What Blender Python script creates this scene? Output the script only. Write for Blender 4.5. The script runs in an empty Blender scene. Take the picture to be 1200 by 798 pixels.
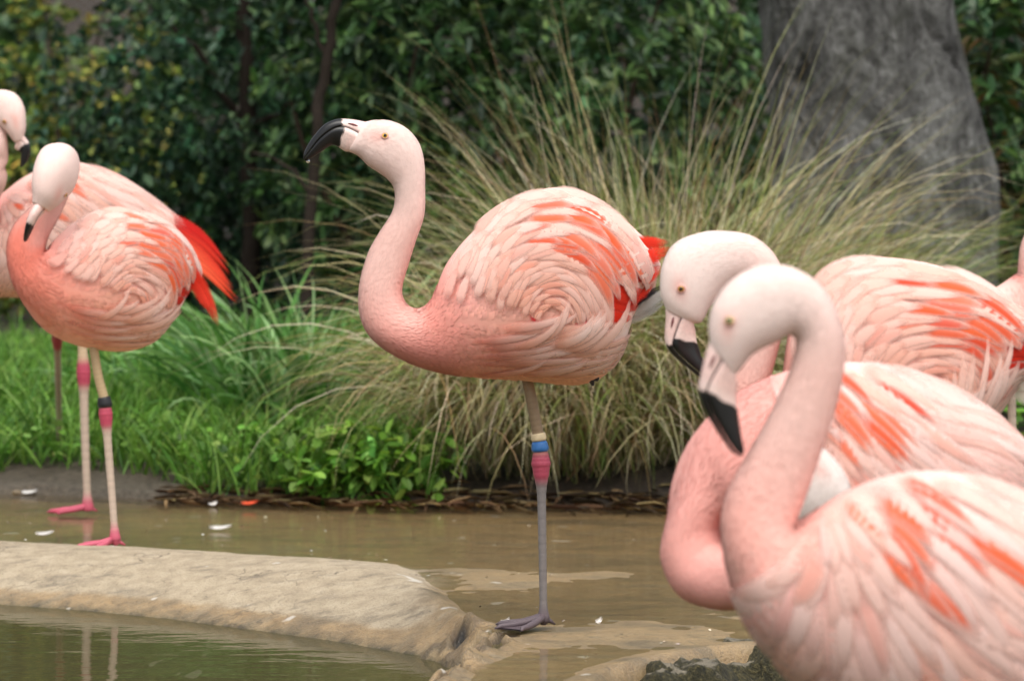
import bpy, math, random
import numpy as np
from mathutils import Vector

# ------------------------------------------------------------------ camera, sky, sun, exposure
S = bpy.context.scene
COL = S.collection
FPX, CX, CY, HOR, CAMZ = 3500.0, 600.0, 399.0, 270.0, 0.67
PITCH = math.atan((CY - HOR) / FPX)
cd = bpy.data.cameras.new('camera'); cam = bpy.data.objects.new('camera', cd); COL.objects.link(cam)
cam.location = (0, 0, CAMZ); cam.rotation_euler = (math.radians(90) - PITCH, 0, 0)
cd.sensor_width = 36; cd.lens = FPX / 1200 * 36; cd.clip_start = .1; cd.clip_end = 500
cd.dof.use_dof = True; cd.dof.focus_distance = 5.0; cd.dof.aperture_fstop = 5.8; cd.dof.aperture_blades = 9
S.camera = cam
SUN_EL, SUN_AZ = math.radians(62), math.radians(-28)      # high, behind thin cloud, a little from the left front
w = bpy.data.worlds.new('World'); S.world = w; w.use_nodes = True
nt = w.node_tree; bg = nt.nodes['Background']
sky = nt.nodes.new('ShaderNodeTexSky'); sky.sky_type = 'NISHITA'; sky.sun_disc = False
sky.sun_elevation = SUN_EL; sky.sun_rotation = math.radians(180) + SUN_AZ; sky.dust_density = 4; sky.air_density = 1.2; sky.ozone_density = .6
hs = nt.nodes.new('ShaderNodeHueSaturation'); hs.inputs['Saturation'].default_value = .32
nt.links.new(sky.outputs[0], hs.inputs['Color']); nt.links.new(hs.outputs[0], bg.inputs[0])
bg.inputs[1].default_value = .15
sl = bpy.data.lights.new('sun', 'SUN'); sl.energy = 1.2; sl.angle = math.radians(35); sl.color = (1, .95, .88)
so = bpy.data.objects.new('sun', sl); COL.objects.link(so)
sd = Vector((math.sin(SUN_AZ) * math.cos(SUN_EL), -math.cos(SUN_AZ) * math.cos(SUN_EL), math.sin(SUN_EL)))
so.rotation_euler = sd.to_track_quat('Z', 'Y').to_euler()
S.view_settings.view_transform = 'Standard'; S.view_settings.look = 'None'; S.view_settings.gamma = 1
S.view_settings.exposure = 0.5; S.view_settings.use_curve_mapping = False
S.render.engine = 'CYCLES'
S.cycles.use_denoising = True; S.cycles.max_bounces = 4; S.cycles.diffuse_bounces = 3; S.cycles.glossy_bounces = 2; S.cycles.transparent_max_bounces = 40
S.cycles.caustics_reflective = False; S.cycles.caustics_refractive = False

rng = np.random.default_rng(7); random.seed(7)

# ------------------------------------------------------------------ helpers
def lin(r, g, b):
    f = lambda c: ((c / 255 + .055) / 1.055) ** 2.4 if c > 10 else c / 255 / 12.92
    return np.array([f(r), f(g), f(b)])
def wpt(px, py, d):
    """point at depth y=d seen in photo pixel (px, py)"""
    px, py, d = np.broadcast_arrays(np.asarray(px, float), np.asarray(py, float), np.asarray(d, float))
    cx = (px - CX) / FPX; cy = (CY - py) / FPX
    dy = math.cos(PITCH) + cy * math.sin(PITCH); dz = -math.sin(PITCH) + cy * math.cos(PITCH)
    k = d / dy
    return np.stack([cx * k, d, CAMZ + dz * k], -1)
def gpt(px, py, z=0.):
    """point on the level z seen in photo pixel (px, py)"""
    cx = (px - CX) / FPX; cy = (CY - py) / FPX
    dy = math.cos(PITCH) + cy * math.sin(PITCH); dz = -math.sin(PITCH) + cy * math.cos(PITCH)
    k = (z - CAMZ) / dz
    return np.array([cx * k, dy * k, z])
def smooth(a, b, x):
    t = np.clip((x - a) / (b - a), 0, 1); return t * t * (3 - 2 * t)
def lerp(a, b, t): return a + (b - a) * t
def unit(v): return v / np.maximum(np.linalg.norm(v, axis=-1, keepdims=True), 1e-9)

def mesh(name, V, F, mat, parent=None, col=None, uv=None, flat=False, nor=None):
    """V (n,3); F (m,k) array or list of arrays with different k; col (n,3); uv (n,2)"""
    V = np.asarray(V, np.float32)
    Fs = [np.asarray(f, np.int32) for f in (F if isinstance(F, list) else [F]) if len(f)]
    if nor is not None:                                   # wind faces to agree with the given normals
        nor = np.asarray(nor, np.float32).reshape(-1, 3)
        for i, f in enumerate(Fs):
            g = np.cross(V[f[:, 2]] - V[f[:, 0]], V[f[:, -1]] - V[f[:, 1]]); bad = np.sum(g * nor[f].mean(1), 1) < 0
            f = f.copy(); f[bad] = f[bad][:, ::-1]; Fs[i] = f
    me = bpy.data.meshes.new(name)
    loops = np.concatenate([f.ravel() for f in Fs]); tot = np.concatenate([np.full(len(f), f.shape[1]) for f in Fs])
    me.vertices.add(len(V)); me.vertices.foreach_set('co', V.ravel())
    me.loops.add(len(loops)); me.loops.foreach_set('vertex_index', loops.astype(np.int32))
    me.polygons.add(len(tot)); me.polygons.foreach_set('loop_start', np.concatenate([[0], np.cumsum(tot)[:-1]]).astype(np.int32))
    me.polygons.foreach_set('loop_total', tot.astype(np.int32))
    me.polygons.foreach_set('use_smooth', np.full(len(tot), not flat))
    if col is not None:
        a = me.color_attributes.new('Col', 'FLOAT_COLOR', 'POINT')
        a.data.foreach_set('color', np.concatenate([np.asarray(col, np.float32), np.ones((len(V), 1), np.float32)], 1).ravel())
    if uv is not None:
        u = me.uv_layers.new(name='UVMap'); u.data.foreach_set('uv', np.asarray(uv, np.float32)[loops].ravel())
    me.update(calc_edges=True); me.validate()
    if nor is not None: me.normals_split_custom_set_from_vertices(np.asarray(nor, np.float32).reshape(-1, 3))
    if mat: me.materials.append(mat)
    o = bpy.data.objects.new(name, me); COL.objects.link(o)
    if parent: o.parent = parent; o.matrix_parent_inverse = parent_inv(parent)
    return o
def parent_inv(p):
    from mathutils import Matrix
    return p.matrix_basis.inverted() if p.type == 'EMPTY' else Matrix.Identity(4)
def tag(o, label=None, cat=None, group=None, kind=None):
    for k, v in (('label', label), ('category', cat), ('group', group), ('kind', kind)):
        if v: o[k] = v
    return o
def empty(name, loc=(0, 0, 0)):
    o = bpy.data.objects.new(name, None); o.location = loc; o.empty_display_size = .05; COL.objects.link(o); return o
def grid_faces(n, m, closed=False, off=0):
    i, j = np.meshgrid(np.arange(n - 1), np.arange(m if closed else m - 1), indexing='ij')
    j2 = (j + 1) % m
    return np.stack([i * m + j, i * m + j2, (i + 1) * m + j2, (i + 1) * m + j], -1).reshape(-1, 4) + off
def tube(P, R, m=8, cap=True):
    """tapered tube along points P with radii R -> V, [quads, caps]"""
    P = np.asarray(P, float); R = np.broadcast_to(np.asarray(R, float), (len(P),))
    T = unit(np.gradient(P, axis=0)); ref = np.array([0.31, 0.9, 0.2]); ref = np.where(np.abs(T @ unit(ref))[:, None] > .95, np.array([1, 0, .1]), ref)
    A = unit(np.cross(T, ref)); B = np.cross(T, A)
    a = np.linspace(0, 2 * np.pi, m, endpoint=False)
    V = P[:, None] + R[:, None, None] * (A[:, None] * np.cos(a)[None, :, None] + B[:, None] * np.sin(a)[None, :, None])
    V = V.reshape(-1, 3); F = [grid_faces(len(P), m, True)]
    if cap: F.append(np.array([list(range(m))[::-1], list(range((len(P) - 1) * m, len(P) * m))]))
    return V, F
def join(parts):
    """list of (V, F(list or array), col) -> V, F, col"""
    Vs, Fs, Cs, o = [], {}, [], 0
    for V, F, c in parts:
        Vs.append(V); Cs.append(np.broadcast_to(c, (len(V), 3)))
        for f in (F if isinstance(F, list) else [F]):
            Fs.setdefault(np.asarray(f).shape[1], []).append(np.asarray(f) + o)
        o += len(V)
    return np.concatenate(Vs), [np.concatenate(f) for f in Fs.values()], np.concatenate(Cs)
def catmull(P, k):
    """dense Catmull-Rom through rows of P, k samples a segment"""
    P = np.asarray(P, float); Q = np.concatenate([2 * P[:1] - P[1:2], P, 2 * P[-1:] - P[-2:-1]])
    out = []
    for i in range(len(P) - 1):
        t = np.arange(k)[:, None] / k; a, b, c, d = Q[i:i + 4]
        out.append(.5 * (2 * b + (c - a) * t + (2 * a - 5 * b + 4 * c - d) * t ** 2 + (3 * b - a - 3 * c + d) * t ** 3))
    return np.concatenate(out + [P[-1:]])
def vnoise(x, y, f, seed=0):
    """smooth value noise in the plane, -1..1"""
    x = np.asarray(x) * f + seed * 17.3; y = np.asarray(y) * f + seed * 9.1
    xi, yi = np.floor(x).astype(int), np.floor(y).astype(int); u, v = x - xi, y - yi
    h = lambda a, b: (np.sin(a * 127.1 + b * 311.7 + seed * 3.3) * 43758.5453) % 1.0
    u, v = u * u * (3 - 2 * u), v * v * (3 - 2 * v)
    return 2 * lerp(lerp(h(xi, yi), h(xi + 1, yi), u), lerp(h(xi, yi + 1), h(xi + 1, yi + 1), u), v) - 1
def fbm(x, y, f, n=4, seed=0):
    return sum(vnoise(x, y, f * 2 ** i, seed + i) * .5 ** i for i in range(n))

# ------------------------------------------------------------------ materials
def mat(name):
    m = bpy.data.materials.new(name); m.use_nodes = True; nt = m.node_tree
    return m, nt, nt.nodes['Principled BSDF'], nt.nodes['Material Output']
def N(nt, typ, **kw):
    n = nt.nodes.new('ShaderNode' + typ)
    for k, v in kw.items():
        if k.startswith('i_'): n.inputs[k[2:].replace('_', ' ')].default_value = v
        else: setattr(n, k, v)
    return n
def ramp(nt, fac, stops):
    r = N(nt, 'ValToRGB'); e = r.color_ramp.elements
    while len(e) < len(stops): e.new(.5)
    for el, (p, c) in zip(e, stops): el.position = p; el.color = (*c, 1) if len(c) == 3 else c
    nt.links.new(fac, r.inputs[0]); return r.outputs[0]
def mix(nt, fac, a, b, mode='MIX'):
    n = N(nt, 'MixRGB', blend_type=mode)
    for k, s in enumerate((fac, a, b)):
        if hasattr(s, 'is_linked') or hasattr(s, 'links'): nt.links.new(s, n.inputs[k])
        else: n.inputs[k].default_value = s if k == 0 else (*s, 1)
    return n.outputs[0]
def math_(nt, op, a, b=0.):
    n = N(nt, 'Math', operation=op)
    for k, s in enumerate((a, b)):
        if hasattr(s, 'links'): nt.links.new(s, n.inputs[k])
        else: n.inputs[k].default_value = s
    return n.outputs[0]
def noise(nt, scale, detail=4, vec=None, rough=.55, dist=0.):
    n = N(nt, 'TexNoise', i_Scale=scale, i_Detail=detail, i_Roughness=rough, i_Distortion=dist)
    if vec is not None: nt.links.new(vec, n.inputs['Vector'])
    return n.outputs['Fac']
def bump(nt, h, strength, dist, b):
    n = N(nt, 'Bump', i_Strength=strength, i_Distance=dist); nt.links.new(h, n.inputs['Height'])
    nt.links.new(n.outputs[0], b.inputs['Normal']); return n
def obj_co(nt): return N(nt, 'TexCoord').outputs['Object']
def geo_pos(nt): return N(nt, 'NewGeometry').outputs['Position']

def make_plumage(name, speck=.05, bstr=.07):
    m, nt, b, out = mat(name); c = N(nt, 'VertexColor', layer_name='Col').outputs[0]
    p = geo_pos(nt); n1 = noise(nt, 55, 3, p); n2 = noise(nt, 420, 2, p)
    k = math_(nt, 'ADD', math_(nt, 'MULTIPLY', n1, speck), 1 - speck / 2)
    cc = mix(nt, 1., c, N(nt, 'CombineColor').outputs[0], 'MIX')
    mm = N(nt, 'VectorMath', operation='SCALE'); nt.links.new(c, mm.inputs[0]); nt.links.new(k, mm.inputs['Scale'])
    nt.links.new(mm.outputs[0], b.inputs['Base Color'])
    b.inputs['Roughness'].default_value = .85; b.inputs['Specular IOR Level'].default_value = .15
    b.inputs['Sheen Weight'].default_value = .12; b.inputs['Sheen Roughness'].default_value = .6
    bump(nt, math_(nt, 'ADD', n1, math_(nt, 'MULTIPLY', n2, .35)), bstr, .004, b)
    return m
def make_feather(name):
    m, nt, b, out = mat(name); c = N(nt, 'VertexColor', layer_name='Col').outputs[0]
    uv = N(nt, 'UVMap', uv_map='UVMap').outputs[0]; sp = N(nt, 'SeparateXYZ'); nt.links.new(uv, sp.inputs[0])
    ax = math_(nt, 'ABSOLUTE', sp.outputs[0]); rnd = N(nt, 'ObjectInfo').outputs['Random']
    # barbs run outward and towards the tip
    barb = math_(nt, 'SUBTRACT', math_(nt, 'MULTIPLY', sp.outputs[1], 1.), math_(nt, 'MULTIPLY', ax, .16))
    cb = N(nt, 'CombineXYZ'); nt.links.new(math_(nt, 'MULTIPLY', barb, 75.), cb.inputs[0]); nt.links.new(math_(nt, 'MULTIPLY', sp.outputs[0], 1.6), cb.inputs[1]); nt.links.new(math_(nt, 'MULTIPLY', rnd, 60.), cb.inputs[2])
    nb = noise(nt, 1., 3, cb.outputs[0])
    k = math_(nt, 'ADD', math_(nt, 'MULTIPLY', nb, .16), .92)
    mm = N(nt, 'VectorMath', operation='SCALE'); nt.links.new(c, mm.inputs[0]); nt.links.new(k, mm.inputs['Scale'])
    nt.links.new(mm.outputs[0], b.inputs['Base Color'])
    b.inputs['Roughness'].default_value = .7; b.inputs['Specular IOR Level'].default_value = .2; b.inputs['Sheen Weight'].default_value = .1
    hh = math_(nt, 'SUBTRACT', math_(nt, 'MULTIPLY', nb, .5), math_(nt, 'MULTIPLY', math_(nt, 'POWER', ax, 2.), .9)); bump(nt, hh, .12, .0022, b)
    tr = N(nt, 'BsdfTranslucent'); nt.links.new(mm.outputs[0], tr.inputs[0])
    ms = N(nt, 'MixShader'); ms.inputs[0].default_value = .22; nt.links.new(b.outputs[0], ms.inputs[1]); nt.links.new(tr.outputs[0], ms.inputs[2])
    # ragged soft rim: barbs end at uneven distances from the shaft and tip
    edge = math_(nt, 'MAXIMUM', math_(nt, 'POWER', ax, 1.7), math_(nt, 'POWER', math_(nt, 'MAXIMUM', sp.outputs[1], 0.), 4.))
    al = math_(nt, 'ADD', math_(nt, 'MULTIPLY', math_(nt, 'SUBTRACT', 1., edge), 1.5), math_(nt, 'MULTIPLY', math_(nt, 'SUBTRACT', nb, .55), 1.0)); al.node.use_clamp = True
    rt_ = math_(nt, 'MULTIPLY', sp.outputs[1], 3.3); rt_.node.use_clamp = True; al = math_(nt, 'MULTIPLY', al, rt_)          # downy root fades out
    tp = N(nt, 'BsdfTransparent'); m2 = N(nt, 'MixShader'); nt.links.new(al, m2.inputs[0]); nt.links.new(tp.outputs[0], m2.inputs[1]); nt.links.new(ms.outputs[0], m2.inputs[2])
    nt.links.new(m2.outputs[0], out.inputs[0]); return m
def make_leaf(name, rough=.45, trans=.25, spec=.4):
    m, nt, b, out = mat(name); c = N(nt, 'VertexColor', layer_name='Col').outputs[0]
    n1 = noise(nt, 35, 2, geo_pos(nt)); k = math_(nt, 'ADD', math_(nt, 'MULTIPLY', n1, .5), .75)
    mm = N(nt, 'VectorMath', operation='SCALE'); nt.links.new(c, mm.inputs[0]); nt.links.new(k, mm.inputs['Scale'])
    nt.links.new(mm.outputs[0], b.inputs['Base Color']); b.inputs['Roughness'].default_value = rough; b.inputs['Specular IOR Level'].default_value = spec
    tr = N(nt, 'BsdfTranslucent'); nt.links.new(mm.outputs[0], tr.inputs[0])
    ms = N(nt, 'MixShader'); ms.inputs[0].default_value = trans; nt.links.new(b.outputs[0], ms.inputs[1]); nt.links.new(tr.outputs[0], ms.inputs[2])
    nt.links.new(ms.outputs[0], out.inputs[0]); return m
def make_vcol(name, rough=.5, spec=.4, bscale=300, bstr=.2, bdist=.001, stretch=None):
    m, nt, b, out = mat(name); c = N(nt, 'VertexColor', layer_name='Col').outputs[0]
    p = geo_pos(nt)
    if stretch:
        mp = N(nt, 'Mapping'); mp.inputs['Scale'].default_value = stretch; nt.links.new(p, mp.inputs[0]); p = mp.outputs[0]
    n1 = noise(nt, bscale, 3, p); k = math_(nt, 'ADD', math_(nt, 'MULTIPLY', n1, .5), .75)
    mm = N(nt, 'VectorMath', operation='SCALE'); nt.links.new(c, mm.inputs[0]); nt.links.new(k, mm.inputs['Scale'])
    nt.links.new(mm.outputs[0], b.inputs['Base Color']); b.inputs['Roughness'].default_value = rough; b.inputs['Specular IOR Level'].default_value = spec
    bump(nt, n1, bstr, bdist, b); return m

M_PLUM = make_plumage('plumage'); M_FEATH = make_feather('feather')
M_LEAF = make_leaf('leaf'); M_GRASS = make_leaf('grass', .5, .35, .35); M_DRY = make_leaf('dry_grass', .6, .3, .3)
M_BILL = make_vcol('bill', .32, .5, 260, .12, .0006); M_LEG = make_vcol('leg_skin', .5, .4, 330, .5, .001, (1, 1, 2.2))
M_BARK = make_vcol('bark', .85, .2, 60, .6, .006, (1, 1, .3)); M_BAND = make_vcol('band_plastic', .4, .5, 120, .05, .0004)
M_EYE = make_vcol('eye', .12, .6, 900, .02, .0002)
M_LITTER = make_vcol('litter', .8, .2, 150, .4, .002)
m, nt, b, out = mat('water_drop'); b.inputs['Base Color'].default_value = (.95, .97, 1, 1); b.inputs['Roughness'].default_value = .03
b.inputs['Transmission Weight'].default_value = 1; b.inputs['IOR'].default_value = 1.33; M_DROP = m
# ================================================================== the setting: basin, water, bank, ground
ZPOOL, ZFILM = -.06, 0.
# waterline of the lower pool (photo pixels on its level), then round the tongue of concrete and along the mossy ledge
left = [gpt(px, py, ZPOOL)[:2] for px, py in ((0, 708), (100, 715), (200, 725), (300, 738), (400, 752), (490, 768))]
crack = [gpt(px, py, 0)[:2] for px, py in ((553, 748), (530, 762), (500, 773), (450, 800))]
right = [gpt(px, py, 0)[:2] for px, py in ((700, 808), (735, 786), (770, 775), (850, 762), (920, 756), (1060, 750), (1200, 745))]
POOL = np.array([(-9, 7.6), (-5, 7.1), (-3, 6.75), (-1.7, 6.2)] + left + crack + [(-.3, 4.1), (-.32, 3.5), (.05, 3.4), (.12, 4.0)] + right + [(2, 5.05), (5, 5.3), (9, 5.6), (9, -6), (-9, -6)])
def sdist(x, y):
    """distance to the pool outline, negative inside the pool"""
    sh = x.shape; P = np.stack([x.ravel(), y.ravel()], -1)
    A = POOL; B = np.roll(POOL, -1, 0); best = np.full(len(P), 1e9); ins = np.zeros(len(P), bool)
    for a, b in zip(A, B):
        ab = b - a; t = np.clip(((P - a) @ ab) / (ab @ ab), 0, 1)
        best = np.minimum(best, np.linalg.norm(P - a - t[:, None] * ab, axis=1))
        c = (a[1] > P[:, 1]) != (b[1] > P[:, 1])
        with np.errstate(divide='ignore', invalid='ignore'):
            ins ^= c & (P[:, 0] < (b[0] - a[0]) * (P[:, 1] - a[1]) / (b[1] - a[1] + 1e-12) + a[0])
    return np.where(ins, -best, best).reshape(sh)
BANKX = np.array([-9, -3, -1.75, -1.2, -.98, -.8, -.4, 0, .4, .9, 2, 9.]); BANKY = np.array([8.3, 7.9, 7.6, 7.5, 7.45, 7.34, 7.26, 7.2, 7.12, 7.1, 7.2, 7.6])
def bank_y(x): return np.interp(x, BANKX, BANKY) + .035 * vnoise(x, x * 0, 4.0, 3) + .015 * vnoise(x, x * 0, 14.0, 5)
def lip_k(x): return smooth(-.02, -.26, x)                          # 1 along the rounded lip on the left, 0 on the tongue and ledge
def lip_s(x): return lerp(.035, .33, lip_k(x))
def crack_mask(x, y, s):
    rg = smooth(-.36, -.24, x) * smooth(.03, -.03, x) * smooth(5.16, 5.06, y)
    return smooth(.10, .04, np.abs(s - .02)) * rg, smooth(.017, .006, np.abs(s - .062 - .03 * fbm(x, y, 9, 3, 3))) * rg * (s > 0)
def basin_z(x, y, s):
    k = lip_k(x); wd = lip_s(x); hc = lerp(.004, .024, k)
    z = np.where(s > 0, ZPOOL + (hc - ZPOOL) * np.sin(np.clip(s / wd, 0, 1) * np.pi / 2) ** lerp(1., .85, k) - (hc + .001) * smooth(wd, wd + lerp(.06, .30, k), s), ZPOOL + lerp(3.0, .39, k) * s)
    z = z + (.0030 * fbm(x, y, 2.2, 3, 2) + .0016 * fbm(x, y, 9, 3, 12)) * smooth(0, .15, s) + .0007 * fbm(x, y, 30, 3, 8) * (s > -.03)
    z = z - .010 * smooth(5.6, 6.6, y) * (s > 0)
    # broken edge of the tongue: raised rough rim and an open crack behind it
    c, ck = crack_mask(x, y, s); z = z + c * (.006 + .016 * fbm(x, y, 20, 4, 4)) - .028 * ck
    z = z - .02 * smooth(.03, .3, y - bank_y(x))
    return np.maximum(z, -.42)
def axis(lo, hi, step, far, n):
    g = np.geomspace(step, far, n); g = np.cumsum(g / g.sum() * far)
    return np.concatenate([lo - g[::-1], np.arange(lo, hi + step / 2, step), hi + g])
gx = np.concatenate([np.linspace(-9, -1.6, 40)[:-1], np.concatenate([np.arange(-1.6, -.4, .012), np.arange(-.4, .15, .006), np.arange(.15, 1.45, .012)]), np.linspace(1.45, 9, 40)])
gy = np.concatenate([np.linspace(-5, 3.4, 25)[:-1], np.concatenate([np.arange(3.4, 4.3, .015), np.arange(4.3, 5.2, .007), np.arange(5.2, 8.6, .015)]), np.linspace(8.6, 9.4, 8)])
gx, gy = (g_[np.concatenate([[True], np.diff(g_) > .004])] for g_ in (np.sort(gx), np.sort(gy)))
X, Y = np.meshgrid(gx, gy, indexing='ij'); SD = sdist(X, Y); Z = basin_z(X, Y, SD)
m, nt, b, out = mat('concrete'); p = geo_pos(nt); sp = N(nt, 'SeparateXYZ'); nt.links.new(p, sp.inputs[0])
mp = N(nt, 'Mapping'); mp.inputs['Scale'].default_value = (1, 2.2, 1); mp.inputs['Rotation'].default_value = (0, 0, .25); nt.links.new(p, mp.inputs[0])
n1 = noise(nt, 3.2, 6, mp.outputs[0], .62, .6); n2 = noise(nt, 26, 5, p, .65); n3 = noise(nt, 190, 3, p, .6)
mq = N(nt, 'Mapping'); mq.inputs['Scale'].default_value = (1., 2.2, 1); mq.inputs['Rotation'].default_value = (0, 0, .35); nt.links.new(p, mq.inputs[0]); n4 = noise(nt, 9, 6, mq.outputs[0], .7, .3)
dry = ramp(nt, n2, [(.25, lin(146, 132, 110)), (.5, lin(176, 160, 134)), (.75, lin(192, 177, 152))])
dry = mix(nt, ramp(nt, n4, [(.34, (.75,) * 3), (.46, (0,) * 3)]), dry, lin(118, 108, 92))
wet = ramp(nt, n1, [(.28, lin(96, 88, 74)), (.42, lin(142, 122, 92)), (.52, lin(178, 148, 106)), (.62, lin(150, 132, 104)), (.78, lin(136, 128, 112))])
wet = mix(nt, .35, wet, ramp(nt, n2, [(.3, lin(70, 62, 48)), (.7, lin(168, 146, 108))]))
# dried-out zone along the lip, ragged at its edges
sc3 = N(nt, 'SeparateColor'); nt.links.new(N(nt, 'VertexColor', layer_name='Col').outputs[0], sc3.inputs[0])
hz = math_(nt, 'ADD', sc3.outputs[0], math_(nt, 'MULTIPLY', math_(nt, 'SUBTRACT', n1, .5), .9)); hz = math_(nt, 'ADD', hz, math_(nt, 'MULTIPLY', math_(nt, 'SUBTRACT', n2, .5), .5))
mr = N(nt, 'MapRange', interpolation_type='SMOOTHSTEP'); nt.links.new(hz, mr.inputs[0]); mr.inputs[1].default_value = .3; mr.inputs[2].default_value = .8
c = mix(nt, mr.outputs[0], wet, dry)
c = mix(nt, ramp(nt, n3, [(.30, (.55, .55, .55)), (.42, (0, 0, 0))]), c, lin(74, 66, 52))
# green-brown growth on the faces below the lip
mr2 = N(nt, 'MapRange'); nt.links.new(math_(nt, 'ADD', sp.outputs[2], math_(nt, 'MULTIPLY', n2, .04)), mr2.inputs[0]); mr2.inputs[1].default_value = -.024; mr2.inputs[2].default_value = -.045
c = mix(nt, mr2.outputs[0], c, ramp(nt, n2, [(.3, lin(52, 48, 32)), (.7, lin(104, 96, 66))]))
vo = N(nt, 'TexVoronoi', feature='DISTANCE_TO_EDGE', i_Scale=3.1); wv = N(nt, 'VectorMath', operation='ADD'); nz = N(nt, 'TexNoise', i_Scale=9., i_Detail=4.); nt.links.new(p, nz.inputs['Vector']); sc_ = N(nt, 'VectorMath', operation='SCALE'); sc_.inputs['Scale'].default_value = .35; nt.links.new(nz.outputs['Color'], sc_.inputs[0]); nt.links.new(p, wv.inputs[0]); nt.links.new(sc_.outputs[0], wv.inputs[1]); nt.links.new(wv.outputs[0], vo.inputs['Vector'])
crk = mix(nt, 1., ramp(nt, vo.outputs['Distance'], [(.0, (.8,) * 3), (.012, (0,) * 3)]), ramp(nt, n1, [(.45, (0,) * 3), (.55, (1,) * 3)]), 'MULTIPLY'); c = mix(nt, crk, c, lin(70, 62, 50))      # hair cracks
c = mix(nt, sc3.outputs[1], c, lin(40, 36, 30))                                     # shade of the open crack painted dark, with dark blotches on its rim
gr = noise(nt, 420, 2, p, .7); c = mix(nt, ramp(nt, gr, [(.33, (.55,) * 3), (.43, (0,) * 3)]), c, lin(90, 80, 64)); c = mix(nt, ramp(nt, gr, [(.62, (0,) * 3), (.70, (.5,) * 3)]), c, lin(206, 196, 176))
sq = noise(nt, 14, 3, p, .4); c = mix(nt, ramp(nt, sq, [(.71, (0,) * 3), (.74, (.75,) * 3)]), c, lin(214, 208, 196))      # pale droppings
nt.links.new(c, b.inputs['Base Color'])
rr = ramp(nt, mr.outputs[0], [(0, (.30,) * 3), (1, (.85,) * 3)]); nt.links.new(rr, b.inputs['Roughness'])
bump(nt, math_(nt, 'ADD', n2, math_(nt, 'ADD', math_(nt, 'MULTIPLY', n3, .5), math_(nt, 'MULTIPLY', gr, .35))), .7, .007, b); M_CONC = m
tag(mesh('concrete_basin', np.stack([X, Y, Z], -1).reshape(-1, 3), grid_faces(len(gx), len(gy)), M_CONC, None, np.stack([lip_k(X) * smooth(.01, .09, SD) * smooth(.66, .46, SD), np.maximum(crack_mask(X, Y, SD)[1], .45 * crack_mask(X, Y, SD)[0] * (fbm(X, Y, 18, 3, 6) > .15)), 0 * X], -1).reshape(-1, 3)), kind='structure',
    label='worn tan concrete basin floor with a rounded lip beside the pool')

def water_mat(name, body, turb, ripple, scale, rough, refl=1.):
    """surface reflection by Fresnel over clear or turbid water"""
    m, nt, b, out = mat(name); p = geo_pos(nt); nt.nodes.remove(b)
    mp = N(nt, 'Mapping'); mp.inputs['Scale'].default_value = (.55, 1.6, 1); nt.links.new(p, mp.inputs[0])
    h = math_(nt, 'ADD', noise(nt, scale, 3, mp.outputs[0], .5, .4), math_(nt, 'MULTIPLY', noise(nt, scale * 4, 2, mp.outputs[0]), .2))
    bm = N(nt, 'Bump', i_Strength=1., i_Distance=ripple); nt.links.new(h, bm.inputs['Height'])
    fr = N(nt, 'Fresnel', i_IOR=1.33); nt.links.new(bm.outputs[0], fr.inputs['Normal'])
    gl = N(nt, 'BsdfGlossy', i_Roughness=rough); nt.links.new(bm.outputs[0], gl.inputs['Normal'])
    tr = N(nt, 'BsdfTransparent'); tr.inputs[0].default_value = (.93, .91, .86, 1); df = N(nt, 'BsdfDiffuse'); df.inputs[0].default_value = (*body, 1)
    m1 = N(nt, 'MixShader'); m1.inputs[0].default_value = turb; nt.links.new(tr.outputs[0], m1.inputs[1]); nt.links.new(df.outputs[0], m1.inputs[2])
    m2 = N(nt, 'MixShader'); nt.links.new(math_(nt, 'MULTIPLY', fr.outputs[0], refl), m2.inputs[0]); nt.links.new(m1.outputs[0], m2.inputs[1]); nt.links.new(gl.outputs[0], m2.inputs[2])
    nt.links.new(m2.outputs[0], out.inputs[0]); return m
M_FILM = water_mat('film_water', lin(168, 142, 102), .08, .0022, 9, .07, .42)
M_POOL = water_mat('pool_water', lin(92, 88, 54), .55, .0016, 7, .02, .9)
wx = np.concatenate([np.linspace(-9, -1.6, 30)[:-1], np.arange(-1.6, 1.5, .02), np.linspace(1.5, 9, 30)]); wy = np.concatenate([np.arange(3.3, 6.6, .02), np.linspace(6.6, 9.2, 60)]); XW, YW = np.meshgrid(wx, wy, indexing='ij')
sw = sdist(XW, YW); keep = sw > lip_s(XW) * .92
f = grid_faces(len(wx), len(wy)); k = keep.ravel()[f].all(1)
tag(mesh('shallow_water', np.stack([XW, YW, np.full_like(XW, ZFILM)], -1).reshape(-1, 3), f[k], M_FILM), kind='structure', label='thin sheet of still brownish water over the concrete')
V = np.array([(-9, -5.5, ZPOOL), (9, -5.5, ZPOOL), (9, 5.8, ZPOOL), (3, 5.8, ZPOOL), (-1.0, 6.25, ZPOOL), (-9, 8.2, ZPOOL)])
tag(mesh('pool_water', V, np.array([[0, 1, 2, 3, 4, 5]]), M_POOL), kind='structure', label='murky green-brown water of the lower pool')

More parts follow.
